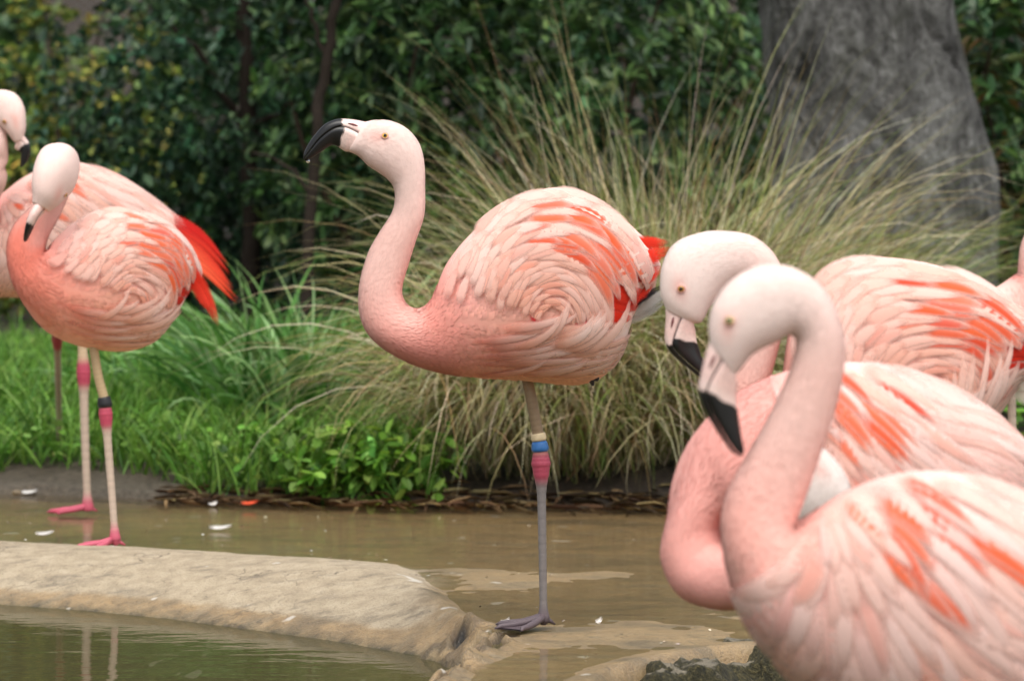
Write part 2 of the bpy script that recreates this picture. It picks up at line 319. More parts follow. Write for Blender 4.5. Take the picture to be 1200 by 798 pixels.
# bank and ground: one sheet to the horizon, hollow under the basin
def ground_z(x, y):
    d = y - bank_y(np.clip(x, -9, 9))
    z = -.5 + .52 * smooth(-.12, .05, d) + .05 * smooth(0, .5, d) + .10 * smooth(.4, 1.6, d) + .10 * smooth(1.5, 4, d)
    z = z + (.012 * fbm(x, y, 3, 4, 6) + .012 * fbm(x, y, 12, 3, 9)) * smooth(-.05, .25, d)
    return z + 5.5 * smooth(15.5, 26, y)
gx = np.concatenate([-np.geomspace(220, 2.6, 26), np.arange(-2.4, 2.4, .04), np.geomspace(2.6, 220, 26)])
gy = np.concatenate([-np.geomspace(200, 5, 12), np.array([0, 3, 5, 6.4]), np.arange(6.8, 10, .035), np.linspace(10.1, 30, 60), np.geomspace(32, 250, 14)])
X, Y = np.meshgrid(gx, gy, indexing='ij'); Z = ground_z(X, Y)
m, nt, b, out = mat('soil'); p = geo_pos(nt); n1 = noise(nt, 5, 6, p, .65); n2 = noise(nt, 60, 4, p, .7)
c = ramp(nt, n1, [(.3, lin(78, 68, 54)), (.5, lin(108, 98, 82)), (.7, lin(138, 128, 110))]); c = mix(nt, ramp(nt, n2, [(.35, (.7,) * 3), (.6, (0,) * 3)]), c, lin(52, 44, 32))
sp = N(nt, 'SeparateXYZ'); nt.links.new(p, sp.inputs[0]); gap_dark = N(nt, 'MapRange'); xr = N(nt, 'MapRange'); nt.links.new(sp.outputs[0], xr.inputs[0]); xr.inputs[1].default_value = -.75; xr.inputs[2].default_value = -.4; nt.links.new(math_(nt, 'ADD', math_(nt, 'ADD', sp.outputs[1], n1), xr.outputs[0]), gap_dark.inputs[0]); gap_dark.inputs[1].default_value = 7.95; gap_dark.inputs[2].default_value = 8.5
c = mix(nt, gap_dark.outputs[0], c, ramp(nt, n2, [(.3, lin(34, 27, 19)), (.7, lin(66, 54, 40))]))       # soil painted darker under and beyond the planting, for the dark leaf gaps
nt.links.new(c, b.inputs['Base Color']); b.inputs['Roughness'].default_value = .7; bump(nt, math_(nt, 'ADD', n1, n2), .8, .02, b)
tag(mesh('ground', np.stack([X, Y, Z], -1).reshape(-1, 3), grid_faces(len(gx), len(gy)), m), kind='structure', label='bare grey-brown soil of the bank')

# mossy rocks that carry the ledge
def rock(name, cen, rad, seed, mat_, sub=40, rough=.12, power=2.6):
    th = np.linspace(0, np.pi, sub); ph = np.linspace(0, 2 * np.pi, sub * 2, endpoint=False); T, P = np.meshgrid(th, ph, indexing='ij')
    d = np.stack([np.sin(T) * np.cos(P), np.sin(T) * np.sin(P), np.cos(T)], -1)
    r = 1 / (np.sum(np.abs(d) ** power, -1) ** (1 / power))
    q = d * r[..., None]
    n = fbm(q[..., 0] + q[..., 2] * .7, q[..., 1] - q[..., 2] * .6, 1.6, 5, seed)
    q = q * (1 + rough * n)[..., None]
    V = np.array(cen) + q * np.array(rad)
    return mesh(name, V.reshape(-1, 3), grid_faces(sub, sub * 2, True), mat_)
m, nt, b, out = mat('mossy_rock'); p = geo_pos(nt); n1 = noise(nt, 28, 6, p, .7); n2 = noise(nt, 140, 4, p, .7)
sp = N(nt, 'SeparateXYZ'); nt.links.new(N(nt, 'NewGeometry').outputs['Normal'], sp.inputs[0])
mo = ramp(nt, n2, [(.3, lin(26, 26, 14)), (.52, lin(64, 60, 34)), (.7, lin(112, 102, 66))]); st = ramp(nt, n1, [(.3, lin(104, 98, 84)), (.7, lin(168, 158, 136))])
c = mix(nt, ramp(nt, math_(nt, 'ADD', sp.outputs[2], math_(nt, 'MULTIPLY', math_(nt, 'SUBTRACT', n1, .5), .8)), [(.86, (0,) * 3), (.97, (1,) * 3)]), mo, st)
nt.links.new(c, b.inputs['Base Color']); b.inputs['Roughness'].default_value = .75; bump(nt, math_(nt, 'ADD', n1, n2), .9, .015, b); M_MOSS = m
mr_ = [((.255, 4.60, -.14), (.10, .10, .135), 1, 'dark mossy rock at the tip of the wet concrete ledge'),
       ((.42, 4.80, -.155), (.12, .11, .15), 2, 'dark mossy rock under the concrete ledge behind the bent pink bird')]
for cen, rad, sd_, lb in mr_:
    tag(rock('mossy_rock', cen, rad, sd_, M_MOSS, rough=.16, power=4), lb, 'rock', 'mossy rocks of the ledge')

# standing stone
lt = [(896, -420), (897, -200), (899, 0), (904, 60), (906, 130), (908, 190), (904, 260), (892, 330), (880, 420), (876, 520)]
rt = [(1075, -420), (1095, -200), (1117, 0), (1130, 80), (1145, 160), (1158, 240), (1162, 300), (1160, 370), (1162, 430), (1165, 520)]
DS = 9.7; A = catmull(lt, 8); B = catmull(rt, 8); c0 = wpt((A[:, 0] + B[:, 0]) / 2, (A[:, 1] + B[:, 1]) / 2, DS); hw = (B[:, 0] - A[:, 0]) / 2 * DS / FPX
ang = np.linspace(0, 2 * np.pi, 120, endpoint=False); pw = 3.0
ca, sa = np.cos(ang), np.sin(ang); rr_ = 1 / (np.abs(ca) ** pw + np.abs(sa) ** pw) ** (1 / pw)
V = c0[:, None] + np.stack([hw[:, None] * (ca * rr_)[None], hw[:, None] * .72 * (sa * rr_)[None], np.zeros((len(c0), 120))], -1)
nn = fbm(ang[None] * 1.1 + 0 * V[..., 2], V[..., 2] * 1.4, 1.6, 6, 21); cr = np.abs(fbm(ang[None] * .8 + V[..., 2] * .35, V[..., 2] * .5, 2.6, 4, 5))
ctr = c0[:, None]; V = ctr + (V - ctr) * (1 + .10 * nn - .06 * smooth(.08, .02, cr))[..., None]
m, nt, b, out = mat('lichen_stone'); p = geo_pos(nt); mv = N(nt, 'Mapping'); mv.inputs['Scale'].default_value = (1.4, 1.4, .8); nt.links.new(p, mv.inputs[0]); n1 = noise(nt, 4.5, 8, mv.outputs[0], .72, .6); n2 = noise(nt, 26, 7, mv.outputs[0], .72); n3 = noise(nt, 90, 4, p, .7)
c = ramp(nt, n1, [(.36, lin(48, 47, 45)), (.45, lin(104, 103, 101)), (.55, lin(146, 145, 142)), (.66, lin(186, 185, 182))])
c = mix(nt, ramp(nt, n2, [(.35, (.75,) * 3), (.55, (0,) * 3)]), c, lin(48, 45, 40)); c = mix(nt, ramp(nt, n3, [(.62, (0,) * 3), (.72, (.6,) * 3)]), c, lin(150, 148, 140))
c = mix(nt, ramp(nt, noise(nt, 6, 4, p), [(.55, (0,) * 3), (.68, (.45,) * 3)]), c, lin(62, 64, 40))
nt.links.new(c, b.inputs['Base Color']); b.inputs['Roughness'].default_value = .9; bump(nt, math_(nt, 'ADD', n1, math_(nt, 'MULTIPLY', n2, .6)), 1., .16, b)
tag(mesh('standing_stone', V.reshape(-1, 3), [grid_faces(len(c0), 120, True), np.array([list(range(120))[::-1]])], m), 'tall rough grey standing stone behind the tussock grass', 'stone')

# ------------------------------------------------------------------ vegetation
def blades(P, az, L, Wd, lean, droop, col, n=6, tipcol=None, curl=None):
    """arching blades: root P, heading az, length L, width Wd, start lean from upright, added bend droop; all arrays -> V, F, C"""
    k = len(P); t = np.linspace(0, 1, n)[None]
    a = lean[:, None] + droop[:, None] * t ** 1.3; ds = L[:, None] / (n - 1)
    r = np.cumsum(np.sin(a) * ds, 1) - np.sin(a) * ds; z = np.cumsum(np.cos(a) * ds, 1) - np.cos(a) * ds
    az2 = az[:, None] + (0 if curl is None else curl[:, None] * t)
    X = P[:, None, :] + np.stack([np.cos(az2) * r, np.sin(az2) * r, z], -1)
    side = np.stack([-np.sin(az2), np.cos(az2), np.zeros_like(az2) + .25 * np.sin(az2 * 7)], -1)
    tw = np.random.default_rng(3).uniform(-1.2, 1.2, (k, 1)); side = side * np.cos(tw)[..., None] + np.stack([np.cos(az2) * np.cos(a), np.sin(az2) * np.cos(a), -np.sin(a)], -1) * np.sin(tw)[..., None]
    wd = Wd[:, None] * (1 - t ** 2.2) * np.minimum(1, .5 + t * 4) * .5
    V = np.stack([X - side * wd[..., None], X + side * wd[..., None]], 2).reshape(k, n * 2, 3)
    i = np.arange(n - 1); f = np.stack([2 * i, 2 * i + 1, 2 * i + 3, 2 * i + 2], -1)
    F = f[None] + (np.arange(k) * n * 2)[:, None, None]
    tc = col if tipcol is None else tipcol
    C = np.repeat(lerp(col[:, None], tc[:, None], (t ** 1.0)[..., None]), 2, 1).reshape(k, n * 2, 3)
    return V, F, C
def pick(cols, n, jit=.15, p=None):
    c = np.array([lin(*q) for q in cols])[rng.choice(len(cols), n, p=p)]
    return c * rng.uniform(1 - jit, 1 + jit, (n, 1)) * rng.uniform(1 - jit * .4, 1 + jit * .4, (n, 3))
LEAF_T = np.array([[0, 0, 0], [.3, .5, .02], [.3, 0, -.06], [.3, -.5, .02], [.7, .42, .0], [.7, 0, -.07], [.7, -.42, .0], [1, 0, -.12]])
LEAF_F4 = np.array([[1, 4, 5, 2], [2, 5, 6, 3]]); LEAF_F3 = np.array([[0, 1, 2], [0, 2, 3], [4, 7, 5], [5, 7, 6]])
def leaves(P, D, L, Wd, col, roll=None, bend=1.):
    """leaf-shaped faces: root P, direction D, sizes -> V, [quads, tris], C"""
    k = len(P); D = unit(D); up = np.array([0, 0, 1.]) + rng.normal(0, .35, (k, 3))
    B = unit(np.cross(up, D)); Nn = np.cross(D, B)
    T = LEAF_T[None]
    V = P[:, None] + D[:, None] * (T[..., 0:1] * L[:, None, None]) + B[:, None] * (T[..., 1:2] * Wd[:, None, None]) + Nn[:, None] * (T[..., 2:3] * L[:, None, None] * bend)
    o = (np.arange(k) * 8)[:, None, None]
    return V.reshape(-1, 3), [(LEAF_F4[None] + o).reshape(-1, 4), (LEAF_F3[None] + o).reshape(-1, 3)], np.repeat(col, 8, 0)
def whorl_cloud(clumps, per, L, Wd, cols, spread=1., jit=.25, updown=.35, p=None):
    """rosettes of leaves at clump points with facing directions clumps[:, 3:]"""
    P = np.repeat(clumps[:, :3], per, 0); A = np.repeat(unit(clumps[:, 3:]), per, 0); k = len(P)
    rv = rng.normal(size=(k, 3)); rad = unit(rv - A * np.sum(rv * A, 1, keepdims=True))
    D = rad * spread + A * rng.uniform(-.1, .9, (k, 1)) + np.array([0, 0, -updown]) * rng.uniform(0, 1, (k, 1))
    P = P + A * rng.uniform(-.5, .3, (k, 1)) * L + rad * L * .06
    return leaves(P, D, L * rng.uniform(1 - jit, 1 + jit, k), Wd * rng.uniform(1 - jit, 1 + jit, k), pick(cols, k, .25, p) * np.repeat(rng.uniform(.7, 1.45, (len(clumps), 1)) * rng.uniform([.85, .97, .8], [1.2, 1.03, 1.1], (len(clumps), 3)), per, 0))
def clumps_in(cen, rad, n, shell=.55, zmin=None):
    d = unit(rng.normal(size=(n * 3, 3))); r = rng.uniform(shell ** 3, 1, (n * 3, 1)) ** (1 / 3)
    # uneven outline
    bump_ = 1 + .22 * vnoise(d[:, 0] * 2 + d[:, 2], d[:, 1] * 2 - d[:, 2], 1.7, int(abs(cen[0]) * 13) + 1)[:, None]
    P = np.array(cen) + d * r * np.array(rad) * bump_
    if zmin is not None:
        ok = P[:, 2] > zmin; P, d = P[ok], d[ok]
    P, d = P[:n], d[:n]
    return np.concatenate([P, d * np.array([1, 1, .7]) + np.array([0, 0, .45])], 1)
def branches(base, tips, r0, bend=.15, col=(60, 48, 38)):
    parts = []
    for q in tips:
        q = np.array(q); t = np.linspace(0, 1, 7)[:, None]; mid = (base + q) / 2 + np.array([*rng.normal(0, bend, 2), .12])
        P = (1 - t) ** 2 * base + 2 * t * (1 - t) * mid + t ** 2 * q
        V, F = tube(P, np.linspace(r0 * rng.uniform(.7, 1), r0 * .18, 7), 7); parts.append((V, F, lin(*col) * rng.uniform(.7, 1.2)))
    return join(parts)
def shrub(name, label, cat, cen, rad, nclump, per, L, Wd, cols, group=None, shell=.45, trunk=.022, ntips=9, p=None, bark=(62, 50, 40), spread=1.):
    zb = float(ground_z(np.array([cen[0]]), np.array([cen[1]]))[0]); e = empty(name, (cen[0], cen[1], zb)); tag(e, label, cat, group)
    cl = clumps_in(cen, rad, nclump, shell, zb + .05)
    V, F, C = whorl_cloud(cl, per, L, Wd, cols, spread, p=p); o = mesh('foliage', V, F, M_LEAF, e, C); o['kind'] = 'stuff'
    V, F, C = branches(np.array([cen[0], cen[1], zb - .03]), cl[rng.choice(len(cl), ntips, False), :3], trunk, col=bark); mesh('trunk', V, F, M_BARK, e, C)
    return e
RH = [(56, 82, 48), (70, 100, 58), (84, 118, 68), (48, 70, 46), (106, 134, 80)]
DK = [(42, 70, 49), (54, 85, 61), (65, 101, 70), (38, 61, 42), (81, 112, 74)]
YG = [(112, 134, 56), (142, 152, 66), (90, 116, 54), (168, 160, 80), (72, 98, 50)]
# broad-leaved evergreens behind the grass
shrub('broadleaf_shrub', 'glossy dark evergreen shrub with pointed leaves left of the standing stone', 'shrub', (.32, 10.9, .95), (.75, .6, 1.0), 620, 9, .070, .024, RH, 'evergreen shrubs behind the grass')
shrub('broadleaf_shrub', 'evergreen shrub of light and dark leaves right behind the raised pink head', 'shrub', (-.30, 10.6, .95), (.62, .55, .95), 560, 9, .064, .022, RH, 'evergreen shrubs behind the grass')
shrub('broadleaf_shrub', 'evergreen shrub with olive leaves to the right of the standing stone', 'shrub', (1.72, 10.6, .75), (.42, .5, 1.0), 330, 9, .080, .028, RH + [(92, 104, 50), (110, 92, 54)], 'evergreen shrubs behind the grass')
shrub('broadleaf_shrub', 'deep shaded evergreen shrub hidden mostly behind the standing stone', 'shrub', (1.1, 11.9, 1.2), (.9, .6, 1.3), 460, 8, .085, .03, DK, 'evergreen shrubs behind the grass')
# small-leaved dark trees on the left with their stems
def tree(name, label, base, stems, clouds, cols, L, Wd, group, per=8, bark=(46, 38, 32), p=None):
    zb = float(ground_z(np.array([base[0]]), np.array([base[1]]))[0]); e = empty(name, (base[0], base[1], zb)); tag(e, label, 'tree', group)
    parts = []
    for path, r0, r1 in stems:
        P = catmull(np.array(path), 5); P[0, 2] = min(P[0, 2], zb - .03) if P[0, 2] < .6 else P[0, 2]
        P = P + rng.normal(0, .006, P.shape); V, F = tube(P, np.linspace(r0, r1, len(P)), 9); parts.append((V, F, lin(*bark)))
    V, F, C = join(parts); mesh('trunk', V, F, M_BARK, e, C)
    cl = np.concatenate([clumps_in(c, r, n, .2, zb + .15) for c, r, n in clouds])
    V, F, C = whorl_cloud(cl, per, L, Wd, cols, 1., .3, .5, p); o = mesh('crown', V, F, M_LEAF, e, C); o['kind'] = 'stuff'
    return e
P_ = lambda px, py, d: wpt(px, py, d)
D1 = 11.0
tree('dark_tree', 'dark small-leaved tree with a thick upright trunk between the left birds and the raised head', P_(292, 430, D1)[:2],
     [([P_(300, 430, D1), P_(295, 300, D1), P_(290, 150, D1), P_(284, 0, D1), P_(270, -260, D1)], .042, .022),
      ([P_(291, 170, D1), P_(240, 70, D1 - .1), P_(185, 20, D1 - .2)], .016, .007), ([P_(296, 150, D1), P_(345, 118, D1 - .2), P_(392, 95, D1 - .3)], .012, .005)],
     [((P_(230, 90, D1)), (.55, .5, .5), 300), ((P_(330, 200, D1 + .3)), (.45, .45, .55), 230), ((P_(170, 210, D1 + .2)), (.5, .4, .45), 230), ((P_(280, -250, D1)), (1.0, .9, .8), 260), ((P_(300, 330, D1 + .5)), (.6, .3, .35), 160)],
     DK, .045, .024, 'trees beyond the grass')
D2 = 9.9
tree('dark_tree', 'slender leaning dark tree right before the fence gap behind the raised bill', P_(352, 420, D2)[:2],
     [([P_(352, 440, D2), P_(362, 270, D2), P_(374, 130, D2), P_(384, 60, D2), P_(394, -20, D2), P_(408, -300, D2)], .022, .015),
      ([P_(382, 70, D2), P_(368, 30, D2), P_(356, -20, D2)], .010, .005), ([P_(366, 230, D2), P_(330, 190, D2), P_(300, 180, D2)], .008, .004)],
     [((P_(440, 120, D2 + .9)), (.35, .3, .5), 210), ((P_(410, 260, D2 + .9)), (.4, .3, .35), 190), ((P_(400, -230, D2)), (.7, .6, .6), 200), ((P_(500, -60, D2 + .8)), (.4, .3, .5), 150)],
     DK + [(54, 80, 46)], .050, .024, 'trees beyond the grass')
shrub('yellowing_shrub', 'yellow-green thin-leaved shrub behind the heads of the two left birds', 'shrub', (*P_(60, 190, 13.0)[:2], .9), (.75, .6, .9), 420, 8, .06, .028, YG, 'shrubs along the fence', .2)
shrub('yellowing_shrub', 'small yellow-flecked shrub seen through the slender tree', 'shrub', (*P_(430, 100, 14.5)[:2], 1.2), (.5, .4, .9), 230, 8, .055, .028, YG, 'shrubs along the fence', .2)
shrub('yellowing_shrub', 'sparse green-yellow shrub in the upper corner beside the wire fence', 'shrub', (*P_(-20, 40, 14.2)[:2], 1.25), (.55, .4, .9), 150, 7, .06, .03, YG + DK[:2], 'shrubs along the fence', .2)
# far wood that reads as one mass
cl = []
for i in range(26):
    x = rng.uniform(-3.6, 3.6); yy = rng.uniform(13.6, 15.5)
    if -2.75 < x * 14 / yy < -1.75: yy += 1.8
    cl.append(clumps_in((x, yy, rng.uniform(.5, 2.6)), (.9, .5, .8), 210, .2))
cl = np.concatenate(cl); cl = cl[~((cl[:, 0] / cl[:, 1] * FPX + 600 > 55) & (cl[:, 0] / cl[:, 1] * FPX + 600 < 170) & (cl[:, 2] > 1.25) & (cl[:, 1] < 17.5) & (cl[:, 2] < 2.2))]
V, F, C = whorl_cloud(cl, 7, .10, .05, DK + RH[:3], 1., .3); o = mesh('far_wood', V, F, M_LEAF, None, C)
tag(o, 'dim mass of leaves closing off the view behind the trees', 'foliage', kind='stuff')
# wire fence
e = empty('wire_fence', tuple(P_(100, 300, 17.0))); tag(e, 'grey chain-link fence high behind the left birds', 'fence')
m, nt, b, out = mat('galvanised_wire'); b.inputs['Metallic'].default_value = .6; b.inputs['Base Color'].default_value = (*lin(150, 150, 148), 1); b.inputs['Roughness'].default_value = .5; n1 = noise(nt, 40, 2, geo_pos(nt)); bump(nt, n1, .2, .001, b); M_WIRE = m
fx0, fx1, fz0, fz1 = -3.4, 3.2, float(ground_z(np.array([-2.4]), np.array([17.]))[0]) - .1, 3.0
parts = []; stp = .075
for s_ in (1, -1):
    for c_ in np.arange(fx0 - 3, fx1 + 3, stp):
        pts = []
        z0, z1 = fz0, fz1; xa, xb = c_ + 0, c_ + s_ * (z1 - z0)
        t0, t1 = 0., 1.
        if xb != xa:
            ta, tb = sorted(((fx0 - xa) / (xb - xa), (fx1 - xa) / (xb - xa))); t0, t1 = max(0, ta), min(1, tb)
        if t1 <= t0: continue
        q0 = np.array([xa + (xb - xa) * t0, 17. + .003 * s_, z0 + (z1 - z0) * t0]); q1 = np.array([xa + (xb - xa) * t1, 17. + .003 * s_, z0 + (z1 - z0) * t1])
        V, F = tube(np.array([q0, q1]), .0022, 3, False); parts.append((V, F, (0, 0, 0)))
V, F, C = join(parts); o = mesh('wire_mesh', V, F, M_WIRE, e); o['kind'] = 'stuff'
for x in (-3.35, -1.15, 1.0, 3.15):
    V, F = tube(np.array([(x, 17.03, fz0 - .3), (x, 17.03, fz1 + .05)]), .025, 10); mesh('post', V, F, M_WIRE, e)

# low lush grass and weeds on the bank
def on_bank(n, x0, x1, y0, y1, front=.03):
    x = rng.uniform(x0, x1, n); y = rng.uniform(y0, y1, n); ok = y > bank_y(x) + front
    x, y = x[ok], y[ok]; return np.stack([x, y, ground_z(x, y) - .01], -1)
GR = [(92, 138, 48), (118, 164, 64), (72, 112, 42), (142, 178, 86), (108, 148, 58)]
def muddy(P): return (P[:, 1] < bank_y(P[:, 0]) + .28 * smooth(-.70, -.95, P[:, 0]) + .06 * vnoise(P[:, 0], P[:, 1], 9., 4))
P = on_bank(36000, -2.6, .45, 7.2, 10.4); P = P[~muddy(P) & ~((P[:, 0] > -.2 + .1 * vnoise(P[:, 1], P[:, 0], 6., 2)) & (P[:, 1] < 8.4))]; n = len(P)
V, F, C = blades(P, rng.uniform(0, 6.28, n), rng.uniform(.06, .24, n), rng.uniform(.004, .009, n), rng.uniform(.1, .7, n), rng.uniform(.3, 1.5, n), pick(GR, n, .3), 5)
V2, F2, C2 = V.reshape(-1, 3), F.reshape(-1, 4), C.reshape(-1, 3)
P = on_bank(9000, -2.6, .3, 7.25, 10.2); P = P[~muddy(P) & ~((P[:, 0] > -.25) & (P[:, 1] < 8.4))]; n = len(P); D = rng.normal(size=(n, 3)); D[:, 2] = np.abs(D[:, 2]) * .5
P[:, 2] += rng.uniform(.02, .12, n); LV, LF, LC = leaves(P, D, rng.uniform(.02, .05, n), rng.uniform(.012, .03, n), pick(GR, n, .3))
V, F, C = join([(V2, [F2], C2), (LV, LF, LC)])
tag(mesh('grass', V, F, M_GRASS, None, C), 'lush low green grass and small weeds on the bank', 'grass', kind='stuff')
P = np.concatenate([on_bank(5000, 1.2, 3.0, 7.4, 10.5), on_bank(3500, .4, 1.6, 8.2, 10.4)]); n = len(P); D = rng.normal(size=(n, 3)); D[:, 2] = np.abs(D[:, 2]) * .5
P[:, 2] += rng.uniform(.02, .22, n); V, F, C = leaves(P, D, rng.uniform(.025, .06, n), rng.uniform(.02, .04, n), pick(GR, n, .3))
tag(mesh('ground_cover', V, F, M_GRASS, None, C), 'bright green leafy ground cover at the foot of the stone', 'plants', kind='stuff')

def blade_plant(name, part, label, cat, cx, cy, rx, ry, nbig, nrest, Lr, Wr, lean, droop, cols, m_, group=None, azf=None, p=None, n=7, z0=0., tips=None):
    """a clump whose most visible blades are parts of their own and the rest one mass"""
    zb = float(ground_z(np.array([cx]), np.array([cy]))[0]); e = empty(name, (cx, cy, zb)); tag(e, label, cat, group)
    k = nbig + nrest; a = rng.uniform(0, 6.28, k); q = np.sqrt(rng.uniform(0, 1, k))
    P = np.stack([cx + rx * q * np.cos(a), cy + ry * q * np.sin(a), np.zeros(k)], -1); P[:, 2] = ground_z(P[:, 0], P[:, 1]) - .01 + rng.uniform(0, z0 + 1e-6, k)
    az = a + rng.normal(0, .5, k) if azf is None else azf(a, k)
    col = pick(cols, k, .25, p); tc = col * rng.uniform(.9, 1.25, (k, 1)) if tips is None else lerp(col, pick(tips, k, .2), .7)
    V, F, C = blades(P, az, rng.uniform(*Lr, k) * (.75 + .25 * rng.uniform(0, 1, k)), rng.uniform(*Wr, k), rng.uniform(*lean, k), rng.uniform(*droop, k) , col, n, tc, rng.normal(0, .25, k))
    f0 = F[0] - 0
    V[..., 2] = np.maximum(V[..., 2], np.clip(ground_z(V[..., 0], V[..., 1]), .0, .4) + .004)
    for i in range(nbig): mesh(part, V[i], f0, m_, e, C[i])
    if nrest:
        o = mesh(part + '_mass', V[nbig:].reshape(-1, 3), (F[nbig:] - F[nbig, 0, 0]).reshape(-1, 4), m_, e, C[nbig:].reshape(-1, 3)); o['kind'] = 'stuff'
    return e
ST = [(200, 188, 146), (182, 168, 122), (150, 158, 92), (120, 138, 66), (222, 212, 180), (146, 120, 84)]
front = lambda a, k: -1.75 + rng.normal(0, .95, k)
anyway = None
bx = (700 - 600) / FPX * 7.75
blade_plant('tussock_grass', 'blade', 'large arching tussock of straw and olive grass behind the banded bird', 'grass tussock', bx + .17, 7.88, .30, .24, 290, 1900, (.55, 1.35), (.0024, .0044), (.02, .5), (.4, 2.3), ST, M_DRY, None, anyway, None, 9, .05)
blade_plant('tussock_skirt', 'blade', 'drooping straw-coloured skirt of grass hanging to the water edge', 'grass tussock', bx - .04, 7.56, .40, .16, 250, 3000, (.45, .95), (.0026, .0050), (.1, .8), (1.5, 2.7), ST, M_DRY, None, front, None, 9, .16)
blade_plant('tussock_grass', 'blade', 'looser tussock of olive grass in front of the standing stone', 'grass tussock', .80, 8.75, .34, .24, 150, 1500, (.45, 1.0), (.0028, .0048), (.05, .7), (.6, 2.2), ST, M_DRY, None, anyway, [.15, .15, .25, .25, .1, .1], 9, .05)
LF_ = [(92, 142, 62), (122, 164, 90), (70, 116, 52), (150, 184, 124)]
blade_plant('strap_leaf_plant', 'leaf', 'clump of long arching green strap leaves beside the tussock', 'plant', P_(350, 450, 8.3)[0], 8.3, .26, .22, 190, 200, (.35, .70), (.011, .021), (.05, .6), (.6, 1.9), LF_, M_GRASS, 'strap-leaved plants', anyway, None, 9)
blade_plant('strap_leaf_plant', 'leaf', 'sparse clump of green strap leaves under the red tail feathers', 'plant', P_(250, 460, 8.7)[0], 8.7, .3, .2, 60, 120, (.25, .5), (.008, .014), (.05, .7), (.6, 1.9), LF_, M_GRASS, 'strap-leaved plants', anyway, None, 8)
blade_plant('tall_grass', 'blade', 'few tall thin seed stalks rising above the tussock behind the banded bird', 'grass tussock', bx + .12, 7.95, .22, .15, 46, 0, (1.0, 1.6), (.0022, .0036), (.0, .22), (.1, 1.3), ST, M_DRY, None, anyway, None, 10, .05)
# leafy weeds hanging over the edge
for px, py, lb in ((330, 560, 'low leafy weed on the water edge under the raised neck'), (395, 575, 'spreading leafy weed at the water edge left of the tussock skirt'), (470, 580, 'small leafy weed under the tussock skirt'), (215, 535, 'bushy green weed at the mud edge'), (1190, 500, 'broad-leaved green weed behind the white flank feathers')):
    if px < 1000:
        g = gpt(px, py, .04); g[1] = max(g[1], bank_y(g[:1])[0] + .08)
    else: g = np.array([1.6, 9.3, .1])
    r = .14 if px < 1000 else .3
    cl = clumps_in((g[0], g[1], g[2] + .05), (r, r * .8, .1 if px < 1000 else .3), 90 if px < 1000 else 160, .1)
    V, F, C = whorl_cloud(cl, 6, .038 if px < 1000 else .05, .02 if px < 1000 else .04, GR, 1., .3); e = empty('leafy_weed', tuple(g)); tag(e, lb, 'weed', 'weeds along the bank')
    o = mesh('foliage', V, F, M_GRASS, e, C); o['kind'] = 'stuff'
    V, F, C = branches(np.array([g[0], g[1], g[2] - .06]), cl[:7, :3], .004, .02, (84, 100, 54)); mesh('stem', V, F, M_BARK, e, C)
# dead stalks and leaf litter along the edge
n = 900; x = rng.uniform(-.9, 1.2, n); y = bank_y(x) + rng.normal(.03, .05, n); P = np.stack([x, y, np.maximum(ground_z(x, y), .004) + .006], -1)
a = rng.normal(0, .7, n); V, F, C = leaves(P, np.stack([np.cos(a), np.sin(a), rng.normal(0, .12, n)], -1), rng.uniform(.02, .12, n), rng.uniform(.003, .014, n), pick([(110, 88, 60), (84, 62, 42), (150, 128, 92), (60, 46, 34)], n, .25))
tag(mesh('leaf_litter', V, F, M_LITTER, None, C), 'dead brown stalks and leaves along the water edge', 'litter', kind='stuff')
n = 420; x = rng.uniform(-1.6, 1.5, n); y = rng.uniform(4.6, 7.2, n); ok = sdist(x, y) > lip_s(x) + .05; x, y = x[ok], y[ok]; n = len(x); a = rng.uniform(0, 6.28, n)
V, F, C = leaves(np.stack([x, y, np.full(n, .0035)], -1), np.stack([np.cos(a), np.sin(a), 0 * a], -1), rng.uniform(.003, .012, n), rng.uniform(.002, .006, n), pick([(200, 190, 170), (90, 74, 54), (150, 130, 100), (230, 224, 214)], n, .2), bend=.1)
tag(mesh('floating_debris', V, F, M_LITTER, None, C), 'tiny bits of down and plant debris floating on the shallow water', 'debris', kind='stuff')
